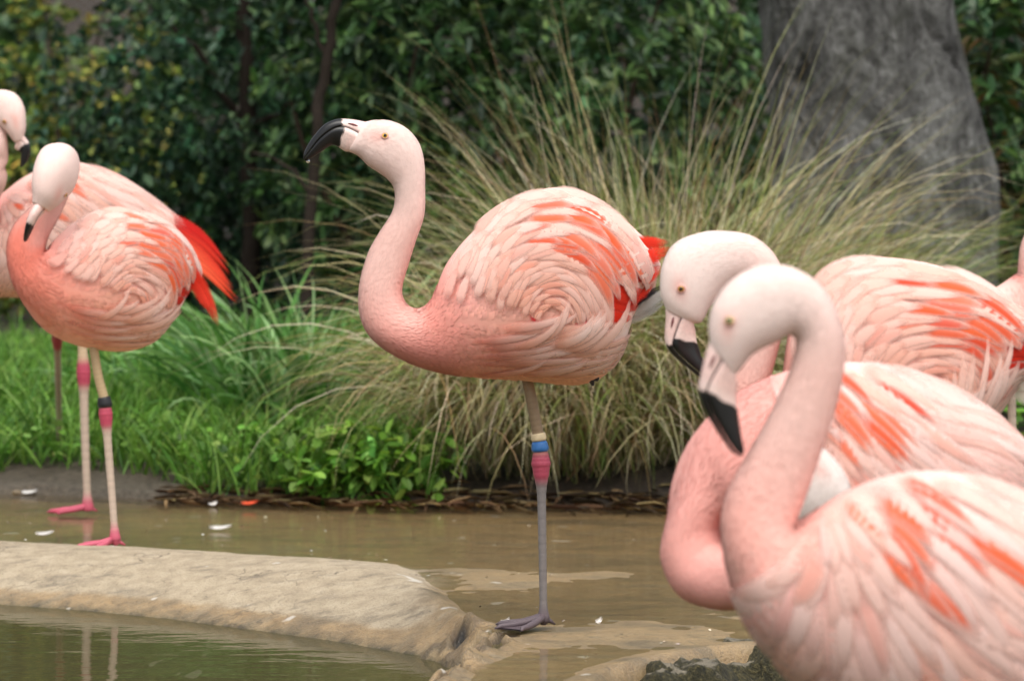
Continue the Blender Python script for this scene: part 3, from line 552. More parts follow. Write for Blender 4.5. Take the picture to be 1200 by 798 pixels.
# ================================================================== flamingos
PW = 2.25                                                    # cross-section exponent
class Loft:
    """animal body: rings through dorsal / ventral outline points (px, py, depth px) and half widths, in the plane at depth d"""
    def __init__(s, st, d, notch, K=10):
        st = [(*(D if len(D) == 3 else (*D, 0)), *(V if len(V) == 3 else (*V, 0)), w_) for D, V, w_ in st]
        q = catmull(np.array(st, float), K); s.K, s.d, s.q = K, d, q; s.m = d / FPX
        s.D, s.V, s.w = wpt(q[:, 0], q[:, 1], d + q[:, 2] * s.m), wpt(q[:, 3], q[:, 4], d + q[:, 5] * s.m), np.maximum(q[:, 6], 2) * s.m
        s.c = (s.D + s.V) / 2; s.h = np.linalg.norm(s.D - s.V, axis=1) / 2; s.u = unit(s.D - s.V)
        t = np.gradient(s.c, axis=0); t = unit(t - s.u * np.sum(t * s.u, 1, keepdims=True)); s.t = t
        l = unit(np.cross(s.u, t))
        for i in range(1, len(l)):
            if l[i] @ l[i - 1] < 0: l[i] *= -1
        # lateral axis: the side turned to the camera is -l side
        if l[-s.K * 5][1] > 0: l = -l
        s.l = l
        s.arc = np.concatenate([[0], np.cumsum(np.linalg.norm(np.diff(s.c, axis=0), axis=1))]); s.ni = notch * K
        s.f = np.where(np.arange(len(q)) < s.ni, s.arc / s.arc[s.ni], 1 + (s.arc - s.arc[s.ni]) / (s.arc[-1] - s.arc[s.ni]))   # 0 bill .. 1 neck base .. 2 tail
    def at(s, f, t, side, lift=0.):
        """surface point at station f (0..2), height t (-1..1), side +1 = camera side, lifted along the surface normal"""
        f, t = np.clip(f, 0, 2), np.clip(t, -.997, .997); P, n = s.at0(f, t, side)
        a = s.at0(f + .012, t, side)[0] - s.at0(f - .012, t, side)[0]; b = s.at0(f, t + .03, side)[0] - s.at0(f, t - .03, side)[0]
        m_ = np.cross(a, b); m_ = m_ * np.where(np.sum(m_ * n, -1, keepdims=True) < 0, -1, 1); ln = np.linalg.norm(m_, axis=-1, keepdims=True); n = unit(np.where(ln > 1e-12, unit(m_), n) + .25 * n)
        return P + n * np.asarray(lift)[..., None], n
    def at0(s, f, t, side):
        f = np.clip(f, 0, 2); t = np.clip(t, -.997, .997); ip = lambda a: np.stack([np.interp(f, s.f, a[:, k]) for k in range(3)], -1)
        c, u, l = ip(s.c), unit(ip(s.u)), unit(ip(s.l)); h, w_ = np.interp(f, s.f, s.h), np.interp(f, s.f, s.w)
        x = (1 - np.abs(t) ** PW) ** (1 / PW)
        n = unit(u * (np.sign(t) * np.abs(t) ** (PW - 1) / h)[..., None] + l * (side * x ** (PW - 1) / w_)[..., None])
        return c + u * (t * h)[..., None] + l * (side * x * w_)[..., None], n
    def inverse(s, px, py, lo=1.0):
        """(f, t) of outline-plane pixels, within stations f >= lo"""
        i0 = np.searchsorted(s.f, lo); D, V, f = s.q[i0:, :2], s.q[i0:, 3:5], s.f[i0:]
        px, py = np.ravel(px), np.ravel(py); F, T = np.zeros(len(px)), np.zeros(len(px))
        for a in range(0, len(px), 4000):
            P = np.stack([px[a:a + 4000], py[a:a + 4000]], -1); e = D - V; r = P[:, None] - V[None]
            cr = e[None, :, 0] * r[..., 1] - e[None, :, 1] * r[..., 0]; tt = 2 * np.sum(r * e[None], -1) / np.sum(e * e, -1)[None] - 1
            dist = np.abs(cr) / np.linalg.norm(e, axis=1)[None] + 40 * np.maximum(np.abs(tt) - 1, 0)
            k = np.argmin(dist, 1); rr = np.arange(len(P))
            # refine linearly between neighbours
            k2 = np.clip(np.where(np.sign(cr[rr, k]) == np.sign(cr[rr, np.clip(k + 1, 0, len(f) - 1)]), k - 1, k + 1), 0, len(f) - 1)
            c1, c2 = np.abs(cr[rr, k]), np.abs(cr[rr, k2]); al = np.where(np.sign(cr[rr, k]) != np.sign(cr[rr, k2]), c1 / np.maximum(c1 + c2, 1e-6), 0)
            F[a:a + 4000] = lerp(f[k], f[k2], al); T[a:a + 4000] = lerp(tt[rr, k], tt[rr, k2], al)
        return F, T
    def rings(s, M=44):
        a = np.linspace(0, 2 * np.pi, M, endpoint=False); sa, ca = np.sin(a), np.cos(a)
        t = np.sign(sa) * np.abs(sa) ** (2 / PW); x = np.sign(ca) * np.abs(ca) ** (2 / PW)
        V = s.c[:, None] + s.u[:, None] * (t[None, :, None] * s.h[:, None, None]) + s.l[:, None] * (x[None, :, None] * s.w[:, None, None])
        n = len(s.c); F = [grid_faces(n, M, True), np.array([list(range(M))[::-1], list(range((n - 1) * M, n * M))])]
        return V.reshape(-1, 3), F, np.repeat(s.f, M), np.tile(t, n)

# the standing bird in profile is the pattern for plumage flow and colour zones
ST_A = [((428, 143), (409, 178), 11), ((440, 141), (420, 183), 16), ((458, 142), (431, 194), 20), ((477, 151), (443, 202), 21), ((491, 168), (454, 210), 20), ((497, 190), (461, 219), 18),
        ((498, 220), (463, 233), 17), ((497, 252), (459, 250), 17), ((487, 283), (445, 272), 19), ((478, 312), (431, 298), 21), ((471, 337), (421, 337), 25), ((473, 351), (423, 374), 29), ((481, 360), (441, 402), 35),
        ((494, 361), (481, 426), 44), ((507, 348), (523, 438), 56), ((524, 308), (566, 443), 70), ((557, 269), (610, 446), 80), ((604, 235), (648, 450), 86), ((652, 220), (680, 451), 86), ((697, 236), (706, 441), 77),
        ((733, 259), (727, 415), 60), ((758, 283), (741, 372), 40), ((768, 298), (752, 352), 24), ((774, 310), (764, 335), 10)]
LA = Loft(ST_A, 5.0, 13)
FB = LA.f[13 * 10]
c_head, c_neck, c_chest, c_belly, c_back, c_flank = lin(247, 218, 208), lin(244, 198, 186), lin(238, 154, 140), lin(244, 184, 156), lin(248, 204, 192), lin(250, 218, 206)  # belly peach includes some warm bounce light as well as plumage colour
def canon(f, t):
    """pattern-bird pixel for (f, t)"""
    x = lambda a: np.interp(f, LA.f, a)
    k = (t + 1) / 2
    return lerp(x(LA.q[:, 3]), x(LA.q[:, 0]), k), lerp(x(LA.q[:, 4]), x(LA.q[:, 1]), k)
def plum_col(f, t, head=c_head, chest=c_chest, neck_c=c_neck, nf=.22):
    f, t = np.asarray(f), np.asarray(t); x, y = canon(f, t)
    g = lambda a: a[..., None]
    neck = lerp(head, lerp(head, neck_c, .9), g(smooth(nf, nf + .33, f))); neck = lerp(neck, chest, g(smooth(.62, 1.02, f) * (.55 + .45 * smooth(.6, -.6, t))))
    body = lerp(np.broadcast_to(chest, neck.shape), c_belly, g(smooth(500, 640, x) * smooth(300, 420, y))); body = lerp(body, c_back, g(smooth(400, 300, y) * smooth(490, 560, x)))
    body = lerp(body, c_flank, g(smooth(640, 720, x) * smooth(330, 400, y) * smooth(450, 400, y)))
    sk = np.exp(-((x - 444) / 11) ** 2 - ((y - 160) / 8) ** 2) * (f < .5); neck = lerp(neck, lin(240, 172, 158), g(.55 * sk))        # bare pink skin before the eye
    return lerp(neck, body, g(smooth(.98, 1.06, f)))

ORANGE, RED, PEACH, PALE, WHITE_ = lin(240, 98, 38), lin(220, 44, 18), lin(246, 172, 138), lin(248, 206, 190), lin(250, 226, 216)
FN, FM = 9, 4
FT = np.linspace(0, 1, FN); FX = np.linspace(-1, 1, FM)
FFACE = grid_faces(FN, FM)
FUV = np.stack(np.meshgrid(FT, FX, indexing='ij')[::-1], -1).reshape(-1, 2)
def wshape(tip): return np.minimum(1, .45 + FT * 2.2) * np.clip(1 - np.maximum(FT - tip, 0) ** 2 / (1 - tip) ** 2 * .93, .05, 1)
def feather_field(L, P, W, lift0, lift1, camber, side=1, tip=.4):
    """P (k, FN, 2) pattern pixels of the shafts, W (k,) half widths px -> V (k, FN*FM, 3)"""
    k = len(P); T = np.gradient(P, axis=1); T = T / np.maximum(np.linalg.norm(T, axis=-1, keepdims=True), 1e-6); Nn = np.stack([-T[..., 1], T[..., 0]], -1)
    Q = P[:, :, None] + Nn[:, :, None] * (FX[None, None, :, None] * (W[:, None] * wshape(tip)[None])[..., None, None])
    f, t = LA.inverse(Q[..., 0], Q[..., 1], FB); sc = L.scale * L.m
    lift = (lift0[:, None, None] + lift1[:, None, None] * FT[None, :, None] - camber * W[:, None, None] * FX[None, None] ** 2 * (.35 + .65 * FT[None, :, None])) * sc
    V, n = L.at(f, t, np.full(len(f), side), lift.ravel()); V = V.reshape(k, FN, FM, 3); n = n.reshape(k, FN, FM, 3)
    B = unit(V[:, :, -1:] - V[:, :, :1]); T3 = unit(np.gradient(V, axis=1)); n = unit(n + B * (FX * .16)[None, None, :, None] + T3 * ((FT - .45) * .25)[None, :, None, None])
    return V.reshape(k, FN * FM, 3), n.reshape(k, FN * FM, 3)
def swirl(r, ph0, ph1, dr):
    """shaft along an oval round the wing, angles in degrees from the tail side over the back"""
    t = FT[None]; r = r[:, None] + dr[:, None] * t; a = np.radians(lerp(ph0[:, None], ph1[:, None], t))
    rx = np.where(np.cos(a) > 0, 124, 128); ry = np.where(np.sin(a) > 0, 150, 70)
    return np.stack([648 + rx * r * np.cos(a), 376 - ry * r * np.sin(a)], -1)
def drape(rho, al, Ln, bend):
    """shaft fanning out from the shoulder down and back"""
    t = FT[None]; a = np.radians(al[:, None] + bend[:, None] * t ** 1.5); q = rho[:, None] + Ln[:, None] * t
    return np.stack([508 + q * np.cos(a), 318 + q * np.sin(a)], -1)
def wing_layout(kind, seed):
    g = np.random.default_rng(seed); P, W, tone, mid = [], [], [], []
    if kind == 'swirl':
        for i, r in enumerate(np.arange(.14, 1.0, .046)):
            ph = 172. - g.uniform(0, 14)
            while ph > 34:
                L_ = lerp(36, 104, np.clip((170 - ph) / 120, 0, 1)) * (.55 + .5 * r); circ = 138 * r
                dphi = np.degrees(L_ / max(circ, 35))
                p0 = ph + g.normal(0, 3); rj = r + g.normal(0, .012)
                P.append(swirl(np.array([rj]), np.array([p0]), np.array([max(p0 - dphi, g.uniform(8, 26) if r > .55 else -10)]), np.array([g.normal(-.01, .02)]))[0])
                W.append(lerp(6.5, 8.8, np.clip((170 - ph) / 120, 0, 1)) * g.uniform(.85, 1.15) * np.clip(.35 + 1.1 * r, .5, 1)); mid.append((r, ph)); ph -= dphi * .50
    else:
        for i, rho in enumerate(np.arange(14, 270, 22.)):
            for al in np.arange(84, -66, -max(2.9, 620 / (rho + 60))):
                L_ = lerp(26, 120, np.clip(rho / 170, 0, 1)) * g.uniform(.85, 1.1); a2 = al + g.normal(0, 2)
                x, y = 508 + rho * math.cos(math.radians(a2)), 318 + rho * math.sin(math.radians(a2))
                if y > 425 or x > 745: continue
                P.append(drape(np.array([rho + g.normal(0, 4)]), np.array([a2]), np.array([L_]), np.array([g.uniform(1, 7) + (14 if al < 0 else 0)]))[0])
                W.append(lerp(6., 9.5, np.clip(rho / 150, 0, 1)) * g.uniform(.85, 1.15)); mid.append((rho / 230, al))
    P = np.array(P); W = np.array(W); f, t = LA.inverse(P[:, 0, 0], P[:, 0, 1], FB); ok = (np.abs(t) < .985)
    mid = np.array(mid)[ok]; prog = (172 - mid[:, 1]) / 160 if kind == 'swirl' else mid[:, 0] + mid[:, 1] / 400; P, W = P[ok], W[ok]
    return P, W, mid, np.clip(prog, -.3, 1.2)
def wing_colours(kind, mid, seed, vivid, P, pale=0., pc=None):
    """vertex colours (k, FN*FM, 3): pale feathers, some with an orange inner vane"""
    g = np.random.default_rng(seed + 50); k = len(mid)
    if kind == 'swirl': zone = smooth(.35, .55, mid[:, 0]) * smooth(.95, .84, mid[:, 0]) * smooth(132, 100, mid[:, 1]) * smooth(34, 52, mid[:, 1])
    else: zone = np.exp(-((P[:, 3, 0] - 566) / 34) ** 2 - ((P[:, 3, 1] - 300) / 36) ** 2)
    base = lerp(np.broadcast_to(PALE, (k, 3)), PEACH, g.uniform(.1, 1, (k, 1)) ** 1.1 * np.clip(.9 - .6 * (mid[:, :1] if kind == 'swirl' else mid[:, :1]), .1, 1))
    base = lerp(base, np.broadcast_to(WHITE_, (k, 3)), g.uniform(0, .7, (k, 1)) * smooth(.3, .9, mid[:, :1]))
    front = smooth(590, 500, P[:, 3, 0])[:, None]; ff, tt = LA.inverse(P[:, 3, 0], P[:, 3, 1], FB); base = lerp(base, (pc or plum_col)(ff, tt) * 1.02, np.maximum(front * (1 - pale), .25 * (1 - pale))); base = lerp(base, np.broadcast_to(lin(250, 220, 212), base.shape), pale * g.uniform(.4, 1, (k, 1)))
    is_o = g.uniform(0, 1, k) < zone * vivid; faint = g.uniform(0, 1, k) < .22
    str_ = np.where(is_o, g.uniform(.8, 1, k), np.where(faint, g.uniform(.1, .35, k), 0)); hue = lerp(np.broadcast_to(ORANGE, (k, 3)), RED, (g.uniform(0, 1, (k, 1)) ** 2 * .75))
    x = FX[None, None]; t = FT[None, :, None]
    vane = np.exp(-((x - .1) / .75) ** 4) * smooth(.05, .25, t) * smooth(1.0, .70, t)
    C = lerp(base[:, None, None], hue[:, None, None], (str_[:, None, None] * vane)[..., None])
    C = lerp(C, np.broadcast_to(WHITE_, C.shape), (.12 * smooth(.8, 1, np.abs(x)) * (1 - vane) + 0 * t)[..., None])
    return C.reshape(k, FN * FM, 3)
def free_feather(L, pts, wpx, col, tipcol=None, name='tail_feather', root=None, tip=.6, m_=None, parent=None, face=(0, -1, .25), thick=0):
    """a feather standing clear of the body: shaft through (px, py, depth px)"""
    q = catmull(np.array([(*p, 0) if len(p) == 2 else p for p in pts], float), 6); i = np.linspace(0, len(q) - 1, FN); q = np.stack([np.interp(i, np.arange(len(q)), q[:, k]) for k in range(3)], -1)
    X = wpt(q[:, 0], q[:, 1], L.d + q[:, 2] * L.m); T = unit(np.gradient(X, axis=0)); B = unit(np.cross(T, np.array(face, float)))
    Nn = np.cross(B, T); V = X[:, None] + B[:, None] * (FX[None, :, None] * (wpx * L.m * wshape(tip))[:, None, None]) + Nn[:, None] * (-(FX ** 2)[None, :, None] * wpx * L.m * .25 * FT[:, None, None])
    tc = col if tipcol is None else tipcol; C = np.broadcast_to(lerp(np.array(col)[None, None], np.array(tc)[None, None], smooth(.2, .9, FT)[:, None, None]), (FN, FM, 3))
    return mesh(name, V.reshape(-1, 3), FFACE, m_ or M_FEATH, parent, C.reshape(-1, 3), FUV)

# bill outlines on the pattern bird
B_TOP = [(428, 143), (415, 140.5), (401, 139.5), (391, 141), (380, 146.5), (370, 157), (362, 168), (356.5, 179), (355.5, 186)]
B_MOU = [(425, 159), (413, 152.5), (402, 149), (392, 151), (382.5, 157), (373.5, 165), (365, 175.5), (359, 184), (357, 188)]
B_BOT = [(409, 178), (404, 177.5), (397, 173), (390, 170.5), (382, 174.5), (374, 180), (368, 184), (362, 187), (359.5, 189)]
B_W = [10.5, 10, 9.2, 8.6, 7.8, 6.6, 5.2, 3.6, 1.2]
BLACK, BONE = lin(20, 19, 19), lin(236, 208, 198)
def head_frame(L, tilt):
    u = L.u[0]; f = -L.t[0]; l = L.l[0]; a = math.radians(tilt)
    f2 = f * math.cos(a) - u * math.sin(a); u2 = u * math.cos(a) + f * math.sin(a); return L.c[0], f2, u2, l
def bill(L, e, tilt, blk=(2.0, 1.75), bs=1., nostril=True, lines=None):
    """upper and lower bill from outline (top, mouth, bottom); either this bird's own pixels or the pattern bird's, set in the head frame"""
    o, f, u, l = head_frame(L, tilt); sc = L.scale * L.m * bs
    O = np.array([418.5, 160.5]); uu = np.array([19, -35]) / math.hypot(19, 35); ff = np.array([uu[1], -uu[0]])
    def to3(P, lat):
        P = np.asarray(P); lat = np.asarray(lat)[..., None] * sc * l
        if lines is not None: return wpt(P[..., 0], P[..., 1], L.d) + lat
        d = P - O; return o + sc * ((d @ ff)[..., None] * f + (d @ uu)[..., None] * u) + lat
    T_, M_, B_ = lines or (B_TOP, B_MOU, B_BOT)
    K = 8; tp, mo, bo, wd = (catmull(np.array(x, float).reshape(len(x), -1), K) for x in (T_, M_, B_, B_W)); wd = wd[:, 0]; n = len(tp)
    a = np.linspace(0, np.pi, 13); x = np.concatenate([np.cos(a), [-.5, 0, .5]]); t = np.concatenate([np.sin(a), [0, 0, 0]]); M = len(x)
    def shell(E, B, w_, b0, slant):
        P = B[:, None] + (E - B)[:, None] * t[None, :, None]; lat = w_[:, None] * x[None]; V = to3(P, lat)
        s_ = np.arange(n)[:, None] + .8 * np.sin(np.arange(M) * 2.1)[None] + slant * t[None] * K
        k = smooth(b0 * K - .5, b0 * K + .5, s_)[..., None]; C = lerp(np.broadcast_to(BONE, V.shape), BLACK, k)
        C = lerp(C, lerp(C, lin(240, 196, 186), .5), smooth(b0 * K - 3, b0 * K - 9, s_)[..., None] * (1 - k)); C = lerp(C, np.broadcast_to(c_head, C.shape), smooth(7, 0, s_)[..., None] * .9)
        return V.reshape(-1, 3), [grid_faces(n, M, True), np.array([list(range(M))[::-1], list(range((n - 1) * M, n * M))])], C.reshape(-1, 3)
    gap = unit(tp - bo) * .35 * (L.scale if lines is not None else 1.)
    V, F, C = shell(tp, mo + gap, wd * .92, blk[0], 0.); up = mesh('upper_bill', V, F, M_BILL, e, C)
    V, F, C = shell(bo, mo - gap, wd, blk[1], -.15); lo = mesh('lower_bill', V, F, M_BILL, e, C)
    i1 = int(K * blk[0]) + 2; q = mo[:i1]                       # dark gape line and nostril slit
    for sd in (1, -1):
        V, F = tube(to3(q, sd * wd[:i1] * .95), .6 * sc, 6); mesh('gape', V, F, M_BILL, lo, np.broadcast_to(lin(52, 38, 38), (len(V), 3)))
        if nostril:
            i = np.linspace(.55, 1.45, 11) * K; pt = lambda A_: np.stack([np.interp(i, np.arange(n), A_[:, k]) for k in range(2)], -1); q2 = lerp(pt(mo), pt(tp), .5)
            V, F = tube(to3(q2, np.full(len(q2), sd * 8.05)), np.array([.4, .8, 1.1, 1.2, 1.3, 1.3, 1.2, 1, .8, .6, .3]) * sc, 6)
            mesh('nostril', V, F, M_BILL, up, np.broadcast_to(lin(120, 62, 62), (len(V), 3)))
    return to3
def ball(c, r, n=14, sq=None):
    th = np.linspace(0, np.pi, n); ph = np.linspace(0, 2 * np.pi, n * 2, endpoint=False); T, P = np.meshgrid(th, ph, indexing='ij')
    V = np.stack([np.sin(T) * np.cos(P), np.sin(T) * np.sin(P), np.cos(T)], -1)
    return (np.array(c) + V * np.array(r)).reshape(-1, 3), [grid_faces(n, n * 2, True)]
def eyes(L, e, px=None, r=4.6, iris=(236, 190, 80)):
    ft = (np.array([px[0]]), np.array([px[1]])) if px is not None and px[0] < 1 else (LA.inverse([452.], [160.], 0) if px is None else L.inverse([px[0]], [px[1]], 0)); sc = L.scale * L.m * r
    for sd in (1, -1):
        c, n = L.at(ft[0], ft[1], np.array([sd]), np.array([-sc * .45])); c, n = c[0], n[0]
        V, F = ball(c, sc); C = np.broadcast_to(lin(*iris), (len(V), 3)); d = unit(V - c) @ n
        C = np.where((d > .90)[:, None], lin(14, 10, 8), C); C = np.where((d < .72)[:, None], lin(150, 96, 70), C); ey = mesh('eye', V, F, M_EYE, e, C)
        u = unit(np.cross(n, [0, .3, 1.])); v = np.cross(n, u); a = np.linspace(0, 2 * np.pi, 25)
        ring = c + n * sc * .62 + (np.cos(a)[:, None] * u + np.sin(a)[:, None] * v * .92) * sc * .80; V, F = tube(ring, .17 * sc, 6, False)
        mesh('eyelid', V, F, M_PLUM, ey, np.broadcast_to(lin(226, 172, 158), (len(V), 3)))
        pu = c + n * sc * .80; V, F = ball(pu, sc * .34, 8); mesh('pupil', V, F, M_EYE, ey, np.broadcast_to(lin(10, 8, 8), (len(V), 3)))

g_leg = np.random.default_rng(77)
def leg(e, pts, d, joint, tarsus_col, tibia_col, joint_col, rad, gz=None, foot_dir=math.pi, foot_len=.082, foot_col=None, bands=(), foot=True, L=None):
    """pts: pixels hip..ankle..sole (px, py[, depth px]); joint = index range handled by radius bulge"""
    m_ = d / FPX; q = catmull(np.array([(*p, 0) if len(p) == 2 else p for p in pts], float), 24); X = wpt(q[:, 0], q[:, 1], d + q[:, 2] * m_)
    jy = joint; y = q[:, 1]; r = np.where(y < jy, rad[0], lerp(rad[1], rad[1] * .86, smooth(jy, pts[-1][1], y)))
    jr = rad[2]; bul = np.exp(-((y - jy) / (jr[1])) ** 2); r = r + (jr[0] - rad[1]) * bul; r = r + rad[1] * .55 * smooth(pts[-1][1] - 22 * rad[1] / 5, pts[-1][1], y)
    k = smooth(.12, .78, bul)[:, None]; C = np.where((y < jy)[:, None], tibia_col, tarsus_col); C = lerp(C, joint_col, k)
    C = lerp(C, foot_col if foot_col is not None else tarsus_col, smooth(pts[-1][1] - 26, pts[-1][1] - 6, y)[:, None])
    # scutes: slight ring steps down the shank
    rp = np.arange(len(r)) % 4; rr = r * m_ * (1 + .02 * (rp == 1) - .02 * (rp == 3)); C = C * np.where(rp == 3, g_leg.uniform(.86, .98, len(r)), g_leg.uniform(.97, 1.05, len(r)))[:, None]
    V, F = tube(X, rr, 14); lo = mesh('leg', V, F, M_LEG, e, np.repeat(C, 14, 0))
    for (y0, y1, col) in bands:
        yy = np.linspace(y0, y1, 6); i = np.interp(yy, y, np.arange(len(y))); P = np.stack([np.interp(i, np.arange(len(y)), X[:, k_]) for k_ in range(3)], -1)
        R = np.interp(i, np.arange(len(y)), rr) + np.array([.2, 1.6, 1.8, 1.8, 1.6, .2]) * m_ * 1.3; V, F = tube(P, np.maximum(R, rad[1] * m_ * 1.55), 18); b_ = mesh('leg_band', V, F, M_BAND, lo, np.broadcast_to(lin(*col), (len(V), 3)))
    if foot:
        h = X[-1].copy(); gz_ = h[2] if gz is None else gz; make_foot(lo, np.array([h[0], h[1], gz_]), foot_dir, foot_len, foot_col if foot_col is not None else tarsus_col)
    return lo
def make_foot(parent, h, az, ln, col):
    parts = []; tips = []; cs = lambda a: np.array([math.cos(a), math.sin(a), 0])
    for da, k in ((-.60, .88), (0, 1.), (.60, .88)):
        dr = cs(az + da); s_ = np.array([0, .2, .45, .7, .9, 1.0]); hz = np.array([.018, .014, .0095, .0075, .006, .0035]); P = h[None] + dr[None] * (s_ * ln * k)[:, None] + np.stack([0 * hz, 0 * hz, hz], -1)
        P[1:-1] += rng.normal(0, .0012, (4, 3)) * [1, 1, .3]
        V, F = tube(P, np.array([.0085, .0065, .0058, .0052, .0045, .0016]), 10); parts.append((V, F, col * rng.uniform(.9, 1.1))); tips.append(P)
    V, F = tube(np.array([h + [0, 0, .014], h - cs(az) * .012 + [0, 0, .010], h - cs(az) * .022 + [0, 0, .004]]), [.006, .004, .0015], 8); parts.append((V, F, col))
    V, F = ball(h + np.array([0, 0, .016]), (.0105, .0105, .013), 9); parts.append((V, F, col))
    ft = join(parts); f_ = mesh('foot', ft[0], ft[1], M_LEG, parent, ft[2])
    for A, B in ((tips[0], tips[1]), (tips[1], tips[2])):
        n, m_ = 9, 9; ta = np.linspace(0, .97, n); ip = lambda P, t: np.stack([np.interp(t, [0, .2, .45, .7, .9, 1.], P[:, k]) for k in range(3)], -1)
        v = np.linspace(0, 1, m_); G = np.zeros((n, m_, 3))
        for j, vv in enumerate(v):
            t = ta * (1 - .16 * math.sin(math.pi * vv)); G[:, j] = lerp(ip(A, t), ip(B, t), vv); G[:, j, 2] -= .003 * math.sin(math.pi * vv) + .001
        top = G.reshape(-1, 3); bot = top - [0, 0, .0022]
        mesh('web', np.concatenate([top, bot]), [grid_faces(n, m_), grid_faces(n, m_)[:, ::-1] + n * m_], M_LEG, f_, np.broadcast_to(col * .9, (2 * n * m_, 3)))

def flamingo(label, st, d, notch, scale, base, wing='swirl', seed=1, vivid=.8, bill_tilt=0, eye=None, iris=(236, 190, 80), pal=None, flank=True, red=True, blk=(2.0, 1.75), lines=None, wing_on=True, bs=1., eye_r=4.6, fuzz=1., nostril=True, up_flank=0., pale=0.):
    e = empty('flamingo', tuple(base)); tag(e, label, 'flamingo', 'flamingos at the pool')
    L = Loft(st, d, notch); L.scale = scale; pc = (lambda f, t: plum_col(f, t, **(pal or {})))
    V, F, f, t = L.rings(); body = mesh('body', V, F, M_PLUM, e, pc(f, t))
    g = np.random.default_rng(seed + 900)
    # down and contour plumage: fine on head and neck, larger on the breast and belly
    k = int(20000 * fuzz); f0 = g.uniform(0.01, 1.12, k); th = g.uniform(0, 2 * np.pi, k); t0 = np.sign(np.sin(th)) * np.abs(np.sin(th)) ** (2 / PW); sd = np.where(np.cos(th) > 0, 1., -1.)
    sz = (lerp(3.0, 7., smooth(.35, 1.05, f0)) * g.uniform(.7, 1.3, k)); dl = sz * scale * L.m / L.arc[L.ni]
    A0, n0 = L.at(f0, t0, sd, 0 * f0 - .0002); A1, n1 = L.at(f0 + dl, np.clip(t0 + g.normal(0, .02, k), -1, 1), sd, np.abs(g.normal(.03, .035, k)) * sz * scale * L.m * (.2 + smooth(.3, .9, f0)) + .0005)
    B = unit(np.cross(A1 - A0, n0)) * (sz * .16 * scale * L.m)[:, None]; mid = lerp(A0, A1, .55) + n0 * (sz * .02 * scale * L.m)[:, None]
    V = np.stack([A0, mid - B, A1, mid + B], 1); C = pc(f0, t0) * g.uniform(.95, 1.05, (k, 1)); C = np.repeat(C[:, None], 4, 1)
    F = np.arange(k * 4).reshape(k, 4); NN = np.repeat(n0[:, None], 4, 1)
    k2 = 5200; x0 = g.uniform(455, 770, k2); y0 = g.uniform(215, 455, k2); ff, tt = LA.inverse(x0, y0, FB); ok = (np.abs(tt) < .98) & (ff > FB + .01) & (ff < 1.985); x0, y0 = x0[ok], y0[ok]; k2 = len(x0)
    if wing == 'swirl':
        dx, dy = x0 - 648, y0 - 376; up = dy < 0
        vx, vy = np.where(up, -dy / 150, dy / 70), np.where(up, dx / 128 * 1.0, -dx / 128 * .5); ch = smooth(560, 490, x0); vx, vy = vx + .5 + ch, vy * (1 - .6 * ch)
    else: vx, vy = np.maximum(x0 - 490, 30), (y0 - 330) * .6 + 25
    vn = np.hypot(vx, vy) + 1e-6; ln = g.uniform(9, 17, k2); vx, vy = vx / vn, vy / vn
    ang = g.normal(0, .18, k2); vx, vy = vx * np.cos(ang) - vy * np.sin(ang), vx * np.sin(ang) + vy * np.cos(ang)
    for side in (1, -1):
        q = [(0, 0), (.6, -.27), (1, 0), (.6, .27)]; vs = []
        for j, (a_, b_) in enumerate(q):
            ff, tt = LA.inverse(x0 + ln * (a_ * vx - b_ * vy), y0 + ln * (a_ * vy + b_ * vx), FB)
            lf = np.array([-.2, .25, .8, .25][j]) * scale * L.m; pv, nv = L.at(ff, tt, np.full(k2, side), np.full(k2, lf)); vs.append(pv); ns = [nv] if j == 0 else ns + [nv]
            if j == 0: cc = pc(ff, tt) * g.uniform(.91, 1.08, (k2, 1)) * g.uniform(.98, 1.02, (k2, 3))
        Vs = np.stack(vs, 1); F = np.concatenate([F, len(V) * 4 + np.arange(k2 * 4).reshape(k2, 4)]); V = np.concatenate([V, Vs]); tl = unit(Vs[:, 2] - Vs[:, 0])[:, None] * np.array([-.2, 0, .3, 0])[None, :, None]; NN = np.concatenate([NN, unit(np.stack(ns, 1) + tl)])
        c4 = np.repeat(cc[:, None], 4, 1); c4[:, 0] *= .97; c4[:, 2] *= 1.03; C = np.concatenate([C, c4])
    o = mesh('plumage', V.reshape(-1, 3), F, M_PLUM, e, np.clip(C, 0, .95).reshape(-1, 3), nor=NN); o['kind'] = 'stuff'
    # wing: each covert a feather of its own on the near side, the hidden side as one mass
    if wing_on:
        P, W, mid, prog = wing_layout(wing, seed); C = wing_colours(wing, mid, seed, vivid, P, pale, pc); k = len(P); l0 = 2.2 + 2.0 * (1 - prog) + g.uniform(0, .2, k) + (3.6 * np.maximum(mid[:, 0] - .3, 0) if wing == 'swirl' else 0); l1 = g.uniform(.3, .7, k)
        V, NV = feather_field(L, P, W, l0, l1, .01, 1)
        for i in range(k): mesh('wing_feather', V[i], FFACE, M_FEATH, e, C[i], FUV, nor=NV[i])
        far = P[:, 0, 0] > 560; P, W, C = P[far], W[far], C[far]; k = len(P); V, NV = feather_field(L, P, W, np.full(k, .5) + .5 * (1 - prog[far]), l1[far] * .5, .01, -1); F = (FFACE[None] + (np.arange(k) * FN * FM)[:, None, None]).reshape(-1, 4)
        o = mesh('far_wing', V.reshape(-1, 3), F, M_FEATH, e, C.reshape(-1, 3), np.tile(FUV, (k, 1))); o['kind'] = 'stuff'
